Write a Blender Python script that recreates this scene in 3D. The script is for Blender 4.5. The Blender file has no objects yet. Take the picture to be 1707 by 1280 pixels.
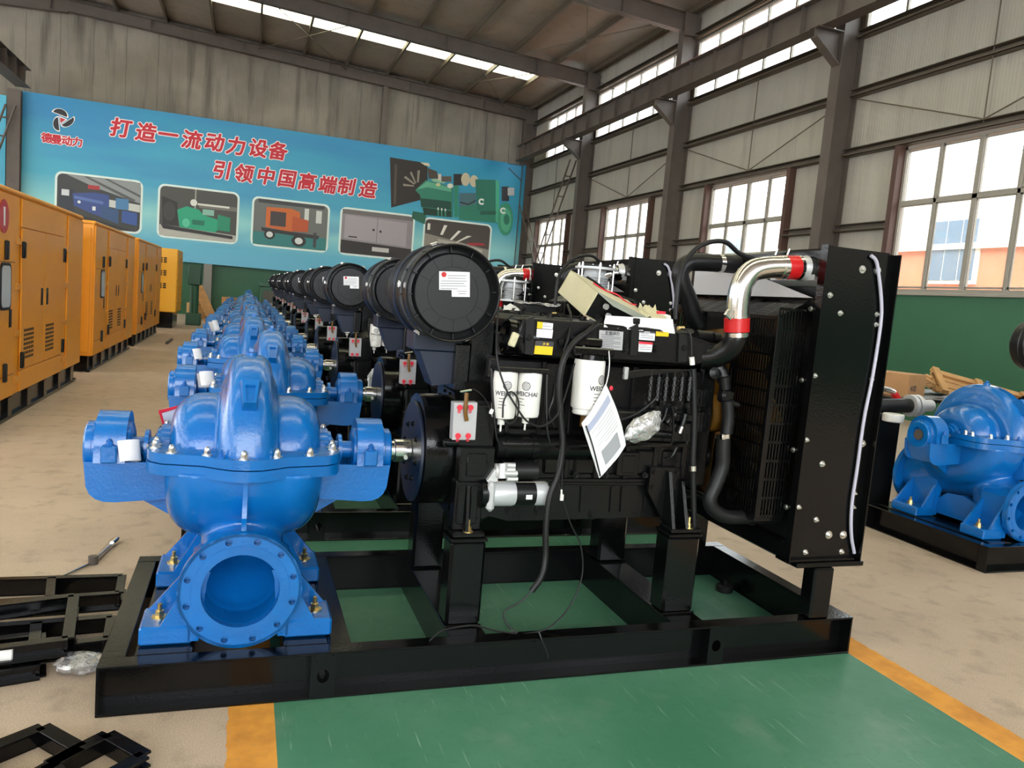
import bpy, bmesh, math, random
import numpy as np
from mathutils import Vector, Matrix
random.seed(7)
SC = bpy.context.scene
COL = SC.collection
# ------------------------------------------------------------------ camera
F_PX, YAW, PITCH, ROLL, CAM_H = 1289.0, 0.3373, 0.1044, 0.0849, 1.42
_fw = Vector((math.sin(YAW)*math.cos(PITCH), math.cos(YAW)*math.cos(PITCH), -math.sin(PITCH)))
_r = Vector((math.cos(YAW), -math.sin(YAW), 0)); _u = _r.cross(_fw)
_r2 = math.cos(ROLL)*_r + math.sin(ROLL)*_u; _u2 = -math.sin(ROLL)*_r + math.cos(ROLL)*_u
CAM_P = Vector((0, 0, CAM_H))
cam = bpy.data.cameras.new('camera'); cam_o = bpy.data.objects.new('camera', cam); COL.objects.link(cam_o)
cam.sensor_width = 36.0; cam.lens = F_PX/1707*36; cam.clip_start = .05; cam.clip_end = 400
cam_o.matrix_world = Matrix(((_r2.x, _u2.x, -_fw.x, 0), (_r2.y, _u2.y, -_fw.y, 0), (_r2.z, _u2.z, -_fw.z, CAM_H), (0, 0, 0, 1)))
SC.camera = cam_o
# ------------------------------------------------------------------ world, light, exposure
SC.view_settings.view_transform = 'Standard'; SC.view_settings.look = 'None'
SC.view_settings.gamma = 1; SC.view_settings.exposure = 1.80; SC.view_settings.use_curve_mapping = False
w = bpy.data.worlds.new('overcast_sky'); SC.world = w; w.use_nodes = True
wn = w.node_tree; bg = wn.nodes['Background']; bg.inputs[0].default_value = (.93, .97, 1, 1); bg.inputs[1].default_value = 2.6
SC.cycles.max_bounces = 8; SC.cycles.diffuse_bounces = 5; SC.cycles.glossy_bounces = 4; SC.cycles.transparent_max_bounces = 10
SC.cycles.caustics_reflective = False; SC.cycles.caustics_refractive = False; SC.cycles.sample_clamp_indirect = 6
sun = bpy.data.lights.new('hazy_sun', 'SUN'); sun.energy = 1.5; sun.angle = .6; sun.color = (1, .95, .88)
so = bpy.data.objects.new('hazy_sun', sun); COL.objects.link(so); so.rotation_euler = (math.radians(38), math.radians(-28), 0)

def ray(x, y): return _fw + _r2*((x-853.5)/F_PX) - _u2*((y-640)/F_PX)
def pY(x, y, v):
    d = ray(x, y); return CAM_P + d*((v-CAM_P.y)/d.y)
def pX(x, y, v):
    d = ray(x, y); return CAM_P + d*((v-CAM_P.x)/d.x)
def pZ(x, y, v=0):
    d = ray(x, y); return CAM_P + d*((v-CAM_P.z)/d.z)
def xz(pts, Y): return [(p.x, p.z) for p in (pY(a, b, Y) for a, b in pts)]
# ------------------------------------------------------------------ materials
def lin(c):
    if isinstance(c, str):
        c = [int(c[i:i+2], 16)/255 for i in (1, 3, 5)]
        c = [v/12.92 if v <= .04045 else ((v+.055)/1.055)**2.4 for v in c]
    return (c[0], c[1], c[2], 1)
MATS = {}
def mat(name, col, rough=.5, metal=0, coat=0, noise=0, nscale=8, bump=0, bscale=60, col2=None, spec=.5, trans=0, alpha=1):
    if name in MATS: return MATS[name]
    m = bpy.data.materials.new(name); m.use_nodes = True; nt = m.node_tree; b = nt.nodes['Principled BSDF']
    b.inputs['Base Color'].default_value = lin(col); b.inputs['Roughness'].default_value = rough; b.inputs['Metallic'].default_value = metal
    b.inputs['Coat Weight'].default_value = coat; b.inputs['Coat Roughness'].default_value = .12; b.inputs['Specular IOR Level'].default_value = spec
    if trans: b.inputs['Transmission Weight'].default_value = trans
    if alpha < 1: b.inputs['Alpha'].default_value = alpha
    if noise or bump:
        tc = nt.nodes.new('ShaderNodeTexCoord')
    if noise:
        n = nt.nodes.new('ShaderNodeTexNoise'); n.inputs['Scale'].default_value = nscale; n.inputs['Detail'].default_value = 6
        nt.links.new(tc.outputs['Object'], n.inputs['Vector'])
        mx = nt.nodes.new('ShaderNodeMix'); mx.data_type = 'RGBA'
        c1 = lin(col); c2 = lin(col2) if col2 else tuple(v*(1-noise) for v in c1[:3])+(1,)
        mx.inputs['A'].default_value = c1; mx.inputs['B'].default_value = c2
        rp = nt.nodes.new('ShaderNodeMapRange'); rp.inputs[1].default_value = .35; rp.inputs[2].default_value = .68
        nt.links.new(n.outputs['Fac'], rp.inputs[0]); nt.links.new(rp.outputs[0], mx.inputs['Factor'])
        nt.links.new(mx.outputs['Result'], b.inputs['Base Color'])
    if bump:
        n2 = nt.nodes.new('ShaderNodeTexNoise'); n2.inputs['Scale'].default_value = bscale; n2.inputs['Detail'].default_value = 3
        nt.links.new(tc.outputs['Object'], n2.inputs['Vector'])
        bp = nt.nodes.new('ShaderNodeBump'); bp.inputs['Strength'].default_value = bump; bp.inputs['Distance'].default_value = .01
        nt.links.new(n2.outputs['Fac'], bp.inputs['Height']); nt.links.new(bp.outputs[0], b.inputs['Normal'])
    MATS[name] = m; return m
M = {}
M['blue'] = mat('blue_paint', '#066ab9', .25, coat=.3, bump=.12, bscale=90, noise=.18, nscale=5)
M['bluein'] = mat('blue_primer', '#0f5fae', .45, bump=.1, bscale=60)
M['black'] = mat('gloss_black_paint', (.0028, .0029, .0032), .14, spec=.34, bump=.06, bscale=110)
M['eng'] = mat('engine_black', (.0038, .0039, .0043), .25, spec=.32, bump=.12, bscale=120)
M['engs'] = mat('satin_black', (.006, .0062, .0066), .36, spec=.32)
M['rub'] = mat('black_rubber', (.008, .008, .0085), .45, spec=.35)
M['navy'] = mat('dark_blue_paint', (.004, .010, .028), .4, spec=.4)
M['plast'] = mat('filter_plastic', (.009, .009, .0098), .36, spec=.34, bump=.05, bscale=200)
M['white'] = mat('white_paint', '#eceae4', .35, coat=.2)
M['paper'] = mat('paper', '#e8e8ea', .7, noise=.08, nscale=30)
M['cream'] = mat('cream_paint', '#cfc8a4', .5, noise=.08, nscale=9)
M['lidgrey'] = mat('grey_green_sheet', '#8d9488', .5)
M['chrome'] = mat('bright_steel', (.78, .77, .74), .18, 1)
M['zinc'] = mat('zinc_bolt', (.72, .71, .68), .28, 1)
M['brass'] = mat('yellow_zinc', (.75, .58, .26), .3, 1)
M['alu'] = mat('cast_aluminium', (.66, .66, .65), .42, .45, bump=.1, bscale=120)
M['silv'] = mat('silver_paint', '#c6c8ca', .38, .25)
M['red'] = mat('red_silicone', '#c1191c', .32)
M['redp'] = mat('red_plastic', '#d8283c', .4)
M['amber'] = mat('amber_plastic', '#6e4a10', .5)
M['yel'] = mat('label_yellow', '#f2c511', .5)
M['label'] = mat('label_white', '#e9e9ec', .45)
M['ink'] = mat('label_ink', '#3a3a40', .6)
M['plate'] = mat('name_plate', '#b9b9bb', .35, .3)
M['genset'] = mat('orange_yellow_paint', '#e89a1f', .42, coat=.12, noise=.07, nscale=1.5)
M['slot'] = mat('vent_void', (.012, .009, .006), .7)
M['gwin'] = mat('frosted_window', '#c8ccd0', .25)
M['card'] = mat('cardboard', '#b98a5c', .8, noise=.1, nscale=6)
M['wood'] = mat('pine_wood', '#c99a62', .7, noise=.25, nscale=7)
M['steel'] = mat('brown_grey_steel', '#5b524c', .55, noise=.2, nscale=3)
M['girt'] = mat('girt_steel', '#5a5144', .55)
M['rail_red'] = mat('red_oxide', '#7c2f2a', .6)
M['frame'] = mat('window_frame_grey', '#8f8a80', .5)
M['framered'] = mat('window_post_redbrown', '#4c352d', .6)
M['tubeclear'] = mat('pale_tubing', '#b9b6c6', .3)
M['dgreen'] = mat('machine_green', '#23563c', .45)
M['tyre'] = mat('tyre_black', (.02, .02, .02), .7)
# ------------------------------------------------------------------ mesh builder
AX = {'x': (1, 2, 0), 'y': (0, 2, 1), 'z': (0, 1, 2)}
class MB:
    def __init__(s): s.v = []; s.f = []; s.mi = []
    def add(s, v, f, mi=0):
        o = len(s.v); s.v += [tuple(p) for p in v]; s.f += [tuple(i+o for i in q) for q in f]; s.mi += [mi]*len(f); return s
    def box(s, x0, x1, y0, y1, z0, z1, b=0, mi=0, R=None, c=None):
        if b <= 0:
            v = [(x, y, z) for x in (x0, x1) for y in (y0, y1) for z in (z0, z1)]
            f = [(0, 1, 3, 2), (4, 6, 7, 5), (0, 4, 5, 1), (2, 3, 7, 6), (0, 2, 6, 4), (1, 5, 7, 3)]
        else:
            b = min(b, .45*abs(x1-x0), .45*abs(y1-y0), .45*abs(z1-z0))
            v = []; idx = {}
            for i, x in enumerate((x0, x1)):
                for j, y in enumerate((y0, y1)):
                    for k, z in enumerate((z0, z1)):
                        dx, dy, dz = (b if i == 0 else -b), (b if j == 0 else -b), (b if k == 0 else -b)
                        for a, p in enumerate(((x, y+dy, z+dz), (x+dx, y, z+dz), (x+dx, y+dy, z))):
                            idx[i, j, k, a] = len(v); v.append(p)
            f = []
            g = lambda *q: f.append(tuple(idx[t] for t in q))
            for i in (0, 1):
                g((i, 0, 0, 0), (i, 0, 1, 0), (i, 1, 1, 0), (i, 1, 0, 0)); g((0, i, 0, 1), (0, i, 1, 1), (1, i, 1, 1), (1, i, 0, 1)); g((0, 0, i, 2), (0, 1, i, 2), (1, 1, i, 2), (1, 0, i, 2))
                for j in (0, 1):
                    g((i, j, 0, 0), (i, j, 1, 0), (i, j, 1, 1), (i, j, 0, 1)); g((i, 0, j, 0), (i, 1, j, 0), (i, 1, j, 2), (i, 0, j, 2)); g((0, i, j, 1), (1, i, j, 1), (1, i, j, 2), (0, i, j, 2))
                    for k in (0, 1): g((i, j, k, 0), (i, j, k, 1), (i, j, k, 2))
        if R is not None:
            c = Vector(c); v = [tuple(c + R @ (Vector(p))) for p in v]
        return s.add(v, f, mi)
    def obox(s, c, size, R=None, b=0, mi=0):
        x, y, z = (t/2 for t in size)
        return s.box(-x, x, -y, y, -z, z, b, mi, R or Matrix.Identity(3), c)
    def lathe(s, o, ax, prof, n=24, mi=0, a0=0, a1=None):
        o = Vector(o); ax = Vector(ax).normalized(); t = Vector((0, 0, 1)) if abs(ax.z) < .9 else Vector((1, 0, 0))
        e1 = ax.cross(t).normalized(); e2 = ax.cross(e1); v = []; f = []; rows = []
        full = a1 is None
        m = n if full else n+1
        for r, h in prof:
            if r <= 1e-6: rows.append([len(v)]); v.append(o+ax*h); continue
            row = []
            for i in range(m):
                a = (2*math.pi*i/n) if full else a0+(a1-a0)*i/n
                row.append(len(v)); v.append(o+ax*h+(e1*math.cos(a)+e2*math.sin(a))*r)
            rows.append(row)
        for A, B in zip(rows, rows[1:]):
            for i in range(n):
                j = (i+1) % m if full else i+1
                if len(A) == 1 and len(B) == 1: continue
                if len(A) == 1: f.append((A[0], B[j], B[i]))
                elif len(B) == 1: f.append((A[i], A[j], B[0]))
                else: f.append((A[i], A[j], B[j], B[i]))
        return s.add(v, f, mi)
    def cyl(s, p0, p1, r, r2=None, n=20, mi=0, b=0):
        p0 = Vector(p0); p1 = Vector(p1); L = (p1-p0).length; r2 = r if r2 is None else r2
        if b: pr = [(0, 0), (r-b, 0), (r, b), (r2, L-b), (r2-b, L), (0, L)]
        else: pr = [(0, 0), (r, 0), (r2, L), (0, L)]
        return s.lathe(p0, p1-p0, pr, n, mi)
    def ring(s, p0, p1, ri, ro, n=24, mi=0):
        p0 = Vector(p0); p1 = Vector(p1); L = (p1-p0).length
        return s.lathe(p0, p1-p0, [(ri, 0), (ro, 0), (ro, L), (ri, L), (ri, 0)], n, mi)
    def tube(s, pts, r, n=8, sub=5, mi=0, close=True, radii=None):
        P = [Vector(p) for p in pts]; Q = []; RR = []
        rad = radii or [r]*len(P)
        if sub > 1 and len(P) > 2:
            E = [P[0]*2-P[1]]+P+[P[-1]*2-P[-2]]
            for i in range(1, len(E)-2):
                for k in range(sub):
                    t = k/sub; a, b, c, d = E[i-1], E[i], E[i+1], E[i+2]
                    Q.append(.5*((2*b)+(c-a)*t+(2*a-5*b+4*c-d)*t*t+(3*b-a-3*c+d)*t**3)); RR.append(rad[i-1]*(1-t)+rad[i]*t)
            Q.append(P[-1]); RR.append(rad[-1])
        else: Q = P; RR = rad
        v = []; f = []; N = None; rows = []
        for i, p in enumerate(Q):
            T = (Q[min(i+1, len(Q)-1)]-Q[max(i-1, 0)]).normalized()
            if N is None: N = T.orthogonal().normalized()
            N = (N-T*N.dot(T)); N = N.normalized() if N.length > 1e-6 else T.orthogonal().normalized()
            Bn = T.cross(N); row = []
            for k in range(n):
                a = 2*math.pi*k/n; row.append(len(v)); v.append(p+(N*math.cos(a)+Bn*math.sin(a))*RR[i])
            rows.append(row)
        for A, B in zip(rows, rows[1:]):
            for k in range(n): f.append((A[k], A[(k+1) % n], B[(k+1) % n], B[k]))
        if close: f += [tuple(rows[0][::-1]), tuple(rows[-1])]
        return s.add(v, f, mi)
    def prism(s, poly, axis, a0, a1, mi=0):
        i, j, k = AX[axis]; n = len(poly); v = []
        for a in (a0, a1):
            for p in poly:
                q = [0, 0, 0]; q[i] = p[0]; q[j] = p[1]; q[k] = a; v.append(q)
        f = [tuple(range(n)), tuple(range(2*n-1, n-1, -1))]+[(t, (t+1) % n, n+(t+1) % n, n+t) for t in range(n)]
        return s.add(v, f, mi)
    def ell(s, c, r, n=16, m=8, mi=0):
        v = [(c[0], c[1], c[2]+r[2])]; f = []
        for j in range(1, m):
            a = math.pi*j/m
            for i in range(n):
                t = 2*math.pi*i/n; v.append((c[0]+r[0]*math.sin(a)*math.cos(t), c[1]+r[1]*math.sin(a)*math.sin(t), c[2]+r[2]*math.cos(a)))
        v.append((c[0], c[1], c[2]-r[2])); L = len(v)-1
        for i in range(n):
            f.append((0, 1+i, 1+(i+1) % n)); f.append((L, L-n+(i+1) % n, L-n+i))
            for j in range(m-2): a = 1+j*n; f.append((a+i, a+n+i, a+n+(i+1) % n, a+(i+1) % n))
        return s.add(v, f, mi)
    def grid(s, P, mi=0, thick=None):
        ny = len(P); nx = len(P[0]); v = [p for r in P for p in r]
        f = [(j*nx+i, j*nx+i+1, (j+1)*nx+i+1, (j+1)*nx+i) for j in range(ny-1) for i in range(nx-1)]
        if thick is None: return s.add(v, f, mi)
        t = Vector(thick); o = len(v); v2 = [Vector(p)+t for p in v]
        g = [tuple(i+o for i in q[::-1]) for q in f]
        per = [i for i in range(nx)]+[j*nx+nx-1 for j in range(1, ny)]+[(ny-1)*nx+i for i in range(nx-2, -1, -1)]+[j*nx for j in range(ny-2, 0, -1)]
        e = [(a, b, b+o, a+o) for a, b in zip(per, per[1:]+per[:1])]
        return s.add(v+v2, f+g+e, mi)
    def nut(s, p, d, r=.014, h=.014, washer=True, stud=.0, dome=False, mi=0):
        p = Vector(p); d = Vector(d).normalized()
        if washer: s.cyl(p, p+d*.003, r*1.5, n=14, mi=mi); p = p+d*.003
        s.cyl(p, p+d*h, r, n=6, mi=mi)
        if dome: s.lathe(p+d*h, d, [(r*.85, 0), (r*.8, r*.5), (r*.45, r*.95), (0, r*1.05)], 10, mi)
        if stud: s.cyl(p+d*h, p+d*(h+stud), r*.5, n=8, mi=mi)
        return s
    def mesh(s, name, off=(0, 0, 0), sharp=40, mats=(), flip=True):
        me = bpy.data.meshes.new(name); ox, oy, oz = off
        me.from_pydata([(a-ox, b-oy, c-oz) for a, b, c in s.v], [], s.f)
        for m in mats: me.materials.append(m)
        if any(s.mi): me.polygons.foreach_set('material_index', s.mi)
        if flip:
            bm = bmesh.new(); bm.from_mesh(me); bmesh.ops.recalc_face_normals(bm, faces=bm.faces[:]); bm.to_mesh(me); bm.free()
        if sharp > 0:
            me.polygons.foreach_set('use_smooth', [True]*len(me.polygons)); me.set_sharp_from_angle(angle=math.radians(sharp))
        me.update(); return me
    def build(s, name, m, parent=None, sharp=40, at=None, label=None, flip=True):
        ms = m if isinstance(m, (list, tuple)) else (m,)
        off = parent.get('_o', (0, 0, 0)) if parent is not None else (at or (0, 0, 0))
        off = tuple(off)
        me = s.mesh(name, off, sharp, ms, flip); o = bpy.data.objects.new(name, me); COL.objects.link(o)
        if parent is not None: o.parent = parent; o['_o'] = off
        else: o.location = off; o['_o'] = off
        if label: o['label'] = label
        return o
def put(name, me, parent=None, loc=(0, 0, 0)):
    o = bpy.data.objects.new(name, me); COL.objects.link(o); o.location = loc
    if parent is not None: o.parent = parent
    return o
def tag(o, label, cat, group=None, kind=None):
    o['label'] = label; o['category'] = cat
    if group: o['group'] = group
    if kind: o['kind'] = kind
    return o
def struct(o): o['kind'] = 'structure'; return o
def thing(name, at, label, cat, group=None):
    o = bpy.data.objects.new(name, None); COL.objects.link(o); o.location = at; o['_o'] = tuple(at); o.empty_display_size = .1
    return tag(o, label, cat, group)
def kids(o): return [c for c in o.children]
def copy_tree(o, off=None, parent=None, label=None, skip=()):
    c = o.copy(); COL.objects.link(c)
    if parent is not None: c.parent = parent
    if off is not None: c.location = Vector(o.location)+Vector(off)
    if label: c['label'] = label
    for ch in kids(o):
        if ch.name.split('.')[0] not in skip: copy_tree(ch, None, c)
    return c
def merged(o, name, skip=()):
    """one multi-material mesh holding a thing and its parts, for far copies"""
    v = []; f = []; mi = []; ms = []
    def rec(q, mw):
        for ch in kids(q):
            if ch.name.split('.')[0] in skip: continue
            mm = mw @ Matrix.Translation(ch.location) @ ch.rotation_euler.to_matrix().to_4x4()
            me = ch.data; base = len(v)
            v.extend(tuple(mm @ x.co) for x in me.vertices)
            loc = []
            for m in me.materials:
                if m not in ms: ms.append(m)
                loc.append(ms.index(m))
            for p in me.polygons: f.append(tuple(i+base for i in p.vertices)); mi.append(loc[p.material_index])
            rec(ch, mm)
    rec(o, Matrix.Identity(4))
    me = bpy.data.meshes.new(name); me.from_pydata(v, [], f)
    for m in ms: me.materials.append(m)
    me.polygons.foreach_set('material_index', mi); me.polygons.foreach_set('use_smooth', [True]*len(f)); me.set_sharp_from_angle(angle=math.radians(40)); me.update()
    return me
# ------------------------------------------------------------------ lettering
def text_mesh(body, size=1, ext=.002, bold=0, shear=0, res=3):
    cu = bpy.data.curves.new('lettering', 'FONT'); cu.body = body; cu.size = size; cu.extrude = ext; cu.offset = bold; cu.shear = shear
    cu.align_x = 'CENTER'; cu.align_y = 'CENTER'; cu.resolution_u = res
    o = bpy.data.objects.new('lettering', cu); COL.objects.link(o)
    me = bpy.data.meshes.new_from_object(o.evaluated_get(bpy.context.evaluated_depsgraph_get()))
    bpy.data.objects.remove(o); bpy.data.curves.remove(cu)
    n = len(me.vertices); a = np.empty(n*3); me.vertices.foreach_get('co', a); a = a.reshape(-1, 3)
    if n:
        mid = (a.min(0)+a.max(0))/2; a[:, :2] -= mid[:2]; me.vertices.foreach_set('co', a.ravel())
    me.update(); return me
TEXT = {}
def fat(me, r, name, n=10):
    k = len(me.vertices); a = np.empty(k*3); me.vertices.foreach_get('co', a); a = a.reshape(-1, 3); F = [tuple(p.vertices) for p in me.polygons]; V = []; FF = []
    for i in range(n):
        t = 2*math.pi*i/n; V.append(a+np.array([r*math.cos(t), r*math.sin(t), .00004*i])); FF += [tuple(q+i*k for q in f) for f in F]
    o = bpy.data.meshes.new(name); o.from_pydata(np.concatenate(V).tolist(), [], FF); o.update(); return o
ROW1 = '打造一流动力设备'; ROW2 = '引领中国高端制造'; ROW0 = '德曼动力'
for ch in sorted(set(ROW1+ROW2)):
    q = text_mesh(ch, .66, .003, 0, .16); TEXT[ch, 'red'] = fat(q, .022, 'character'); TEXT[ch, 'white'] = fat(q, .05, 'character_outline', 14)
for ch in ROW0:
    q = text_mesh(ch, .33, .003); TEXT[ch, 'sred'] = fat(q, .012, 'character'); TEXT[ch, 'swhite'] = fat(q, .032, 'character_outline', 14)
TEXT['W'] = text_mesh('WEICHAI', .026, .0003, .0006)
TEXT['1'] = text_mesh('1', .2, .002, .008)
TEXT['4102'] = text_mesh('4102', .07, .0005, .001)
TEXT['warn'] = text_mesh('注 意', .011, .0003, .0003)
TEXT['warn2'] = text_mesh('NOTICE', .007, .0003, .0002)
TEXT['danger'] = text_mesh('小 心', .011, .0003, .0003)
TEXT['maker'] = text_mesh('潍柴动力', .016, .0003, .0003)
TEXT['C'] = text_mesh('C', .3, .001, .02)
def place_text(key, parent, c, ex, ey, m, name='lettering', z=0):
    me = TEXT[key]
    if m.name not in [q.name for q in me.materials]: me.materials.clear(); me.materials.append(m)
    o = bpy.data.objects.new(name, me); COL.objects.link(o)
    ex = Vector(ex).normalized(); ey = Vector(ey).normalized(); ez = ex.cross(ey)
    off = Vector(parent.get('_o', (0, 0, 0))) if parent is not None else Vector()
    mw = Matrix((ex, ey, ez)).transposed().to_4x4(); mw.translation = Vector(c)+ez*z-off
    o.parent = parent; o.matrix_local = mw
    return o
# ------------------------------------------------------------------ surface nets for cast shapes
def surface_nets(fn, lo, hi, h):
    ax = [np.arange(lo[i], hi[i]+h, h) for i in range(3)]
    X, Y, Z = np.meshgrid(*ax, indexing='ij'); V = fn(X, Y, Z); S = V < 0
    n = np.array(V.shape)-1
    c = np.zeros(n, int)
    for a in (0, 1):
        for b in (0, 1):
            for d in (0, 1): c += S[a:a+n[0], b:b+n[1], d:d+n[2]]
    act = np.argwhere((c > 0) & (c < 8)); ids = -np.ones(n, int); ids[tuple(act.T)] = np.arange(len(act))
    acc = np.zeros((len(act), 3)); cnt = np.zeros(len(act))
    cor = [(a, b, d) for a in (0, 1) for b in (0, 1) for d in (0, 1)]
    for p in cor:
        for k in range(3):
            if p[k] == 0:
                q = list(p); q[k] = 1
                i0 = act+np.array(p); i1 = act+np.array(q); v0 = V[tuple(i0.T)]; v1 = V[tuple(i1.T)]; m = (v0 < 0) != (v1 < 0)
                t = np.where(m, v0/np.where(m, v0-v1, 1), 0); pt = np.repeat(np.array(p, float)[None], len(act), 0); pt[:, k] = t
                acc[m] += pt[m]; cnt[m] += 1
    pos = np.array(lo)+(act+acc/cnt[:, None])*h
    F = []
    for k in range(3):
        sl0 = [slice(None)]*3; sl1 = [slice(None)]*3; sl0[k] = slice(0, -1); sl1[k] = slice(1, None)
        e = np.argwhere(S[tuple(sl0)] != S[tuple(sl1)]); a, b = [(1, 2), (2, 0), (0, 1)][k]
        e = e[(e[:, a] > 0) & (e[:, b] > 0) & (e[:, a] < n[a]) & (e[:, b] < n[b])]
        da = np.zeros(3, int); da[a] = 1; db = np.zeros(3, int); db[b] = 1
        q = np.stack([ids[tuple((e-da-db).T)], ids[tuple((e-db).T)], ids[tuple(e.T)], ids[tuple((e-da).T)]], 1)
        fl = ~S[tuple(e.T)]; q[fl] = q[fl][:, ::-1]; F.append(q)
    F = np.concatenate(F); F = F[(F >= 0).all(1)]
    return pos, F
def sdf_mesh(name, fn, lo, hi, h, m):
    p, f = surface_nets(fn, lo, hi, h); me = bpy.data.meshes.new(name); me.from_pydata(p.tolist(), [], f.tolist()); me.materials.append(m)
    me.polygons.foreach_set('use_smooth', [True]*len(f)); me.set_sharp_from_angle(angle=math.radians(50)); me.update(); return me
def smin(a, b, k):
    t = np.clip(.5+.5*(b-a)/k, 0, 1); return b+(a-b)*t-k*t*(1-t)
def rcx(x, y, z, r, hl, rd):
    a = np.hypot(y, z)-r+rd; b = np.abs(x)-hl+rd
    return np.minimum(np.maximum(a, b), 0)+np.hypot(np.maximum(a, 0), np.maximum(b, 0))-rd
def capsule(x, y, z, a, b, r):
    a = np.array(a); d = np.array(b)-a; t = ((x-a[0])*d[0]+(y-a[1])*d[1]+(z-a[2])*d[2])/(d@d); t = np.clip(t, 0, 1)
    return np.sqrt((x-a[0]-t*d[0])**2+(y-a[1]-t*d[1])**2+(z-a[2]-t*d[2])**2)-r
# ------------------------------------------------------------------ setting: floor
YB, XW = 30.6, 10.74
def floor_material():
    m = bpy.data.materials.new('painted_concrete'); m.use_nodes = True; nt = m.node_tree; N = nt.nodes; L = nt.links; b = N['Principled BSDF']
    tc = N.new('ShaderNodeTexCoord'); sp = N.new('ShaderNodeSeparateXYZ'); L.new(tc.outputs['Object'], sp.inputs[0])
    def noise(sc, det=5, vec=None, rough=.6):
        n = N.new('ShaderNodeTexNoise'); n.inputs['Scale'].default_value = sc; n.inputs['Detail'].default_value = det; n.inputs['Roughness'].default_value = rough
        L.new(vec or tc.outputs['Object'], n.inputs['Vector']); return n.outputs['Fac']
    def mth(op, a, b_):
        n = N.new('ShaderNodeMath'); n.operation = op
        for i, q in enumerate((a, b_)):
            if hasattr(q, 'links'): L.new(q, n.inputs[i])
            else: n.inputs[i].default_value = q
        return n.outputs[0]
    def rng(v, a, c, lo=0, hi=1):
        n = N.new('ShaderNodeMapRange'); L.new(v, n.inputs[0]); n.inputs[1].default_value = a; n.inputs[2].default_value = c; n.inputs[3].default_value = lo; n.inputs[4].default_value = hi; return n.outputs[0]
    def mix(f, a, c):
        n = N.new('ShaderNodeMix'); n.data_type = 'RGBA'
        if hasattr(f, 'links'): L.new(f, n.inputs['Factor'])
        else: n.inputs['Factor'].default_value = f
        for k, q in (('A', a), ('B', c)):
            if hasattr(q, 'links'): L.new(q, n.inputs[k])
            else: n.inputs[k].default_value = lin(q)
        return n.outputs['Result']
    jit = mth('MULTIPLY', mth('SUBTRACT', noise(14, 4), .5), .03)
    x = mth('ADD', sp.outputs['X'], jit)
    conc = mix(rng(noise(.9, 8), .35, .7), '#b8a490', '#9d8a78'); conc = mix(rng(noise(230, 2), .45, .75), conc, '#d2c2ae'); conc = mix(rng(noise(7, 6), .52, .74, 0, .55), conc, '#857566')
    green = mix(rng(noise(1.7, 7), .35, .7), '#3f785c', '#588a71'); green = mix(rng(noise(24, 5), .55, .8, 0, .6), green, '#356c55')
    mp = N.new('ShaderNodeMapping'); mp.inputs['Rotation'].default_value = (0, 0, .55); mp.inputs['Scale'].default_value = (26, 1.1, 1); L.new(tc.outputs['Object'], mp.inputs[0])
    scr = rng(noise(2.6, 3, mp.outputs[0]), .655, .72, 0, .6)
    green = mix(scr, green, '#a9c2ab')
    mp2 = N.new('ShaderNodeMapping'); mp2.inputs['Rotation'].default_value = (0, 0, -.9); mp2.inputs['Scale'].default_value = (34, 1.6, 1); L.new(tc.outputs['Object'], mp2.inputs[0])
    green = mix(rng(noise(3.3, 3, mp2.outputs[0]), .68, .74, 0, .5), green, '#9db8a0')
    green = mix(rng(noise(3.2, 6), .56, .72, 0, .5), green, '#7d9484')
    org = mix(rng(noise(9, 6), .4, .7), '#dd9a3c', '#c08033'); org = mix(rng(noise(40, 5), .6, .75, 0, .5), org, '#a98a60')
    isg = mth('MULTIPLY', mth('GREATER_THAN', sp.outputs['X'], .151), mth('LESS_THAN', sp.outputs['X'], 2.60))
    iso = mth('MULTIPLY', mth('GREATER_THAN', x, .005), mth('LESS_THAN', x, 2.747))
    c = mix(iso, conc, org); c = mix(isg, c, green); L.new(c, b.inputs['Base Color'])
    L.new(mix(isg, (.75,)*3, (.42,)*3), b.inputs['Roughness'])
    bp = N.new('ShaderNodeBump'); bp.inputs['Strength'].default_value = .15; bp.inputs['Distance'].default_value = .004; L.new(noise(160, 3), bp.inputs['Height']); L.new(bp.outputs[0], b.inputs['Normal'])
    return m
fl = MB(); fl.box(-18, 40, -12, 34, -.2, 0); struct(fl.build('floor', floor_material()))
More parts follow.
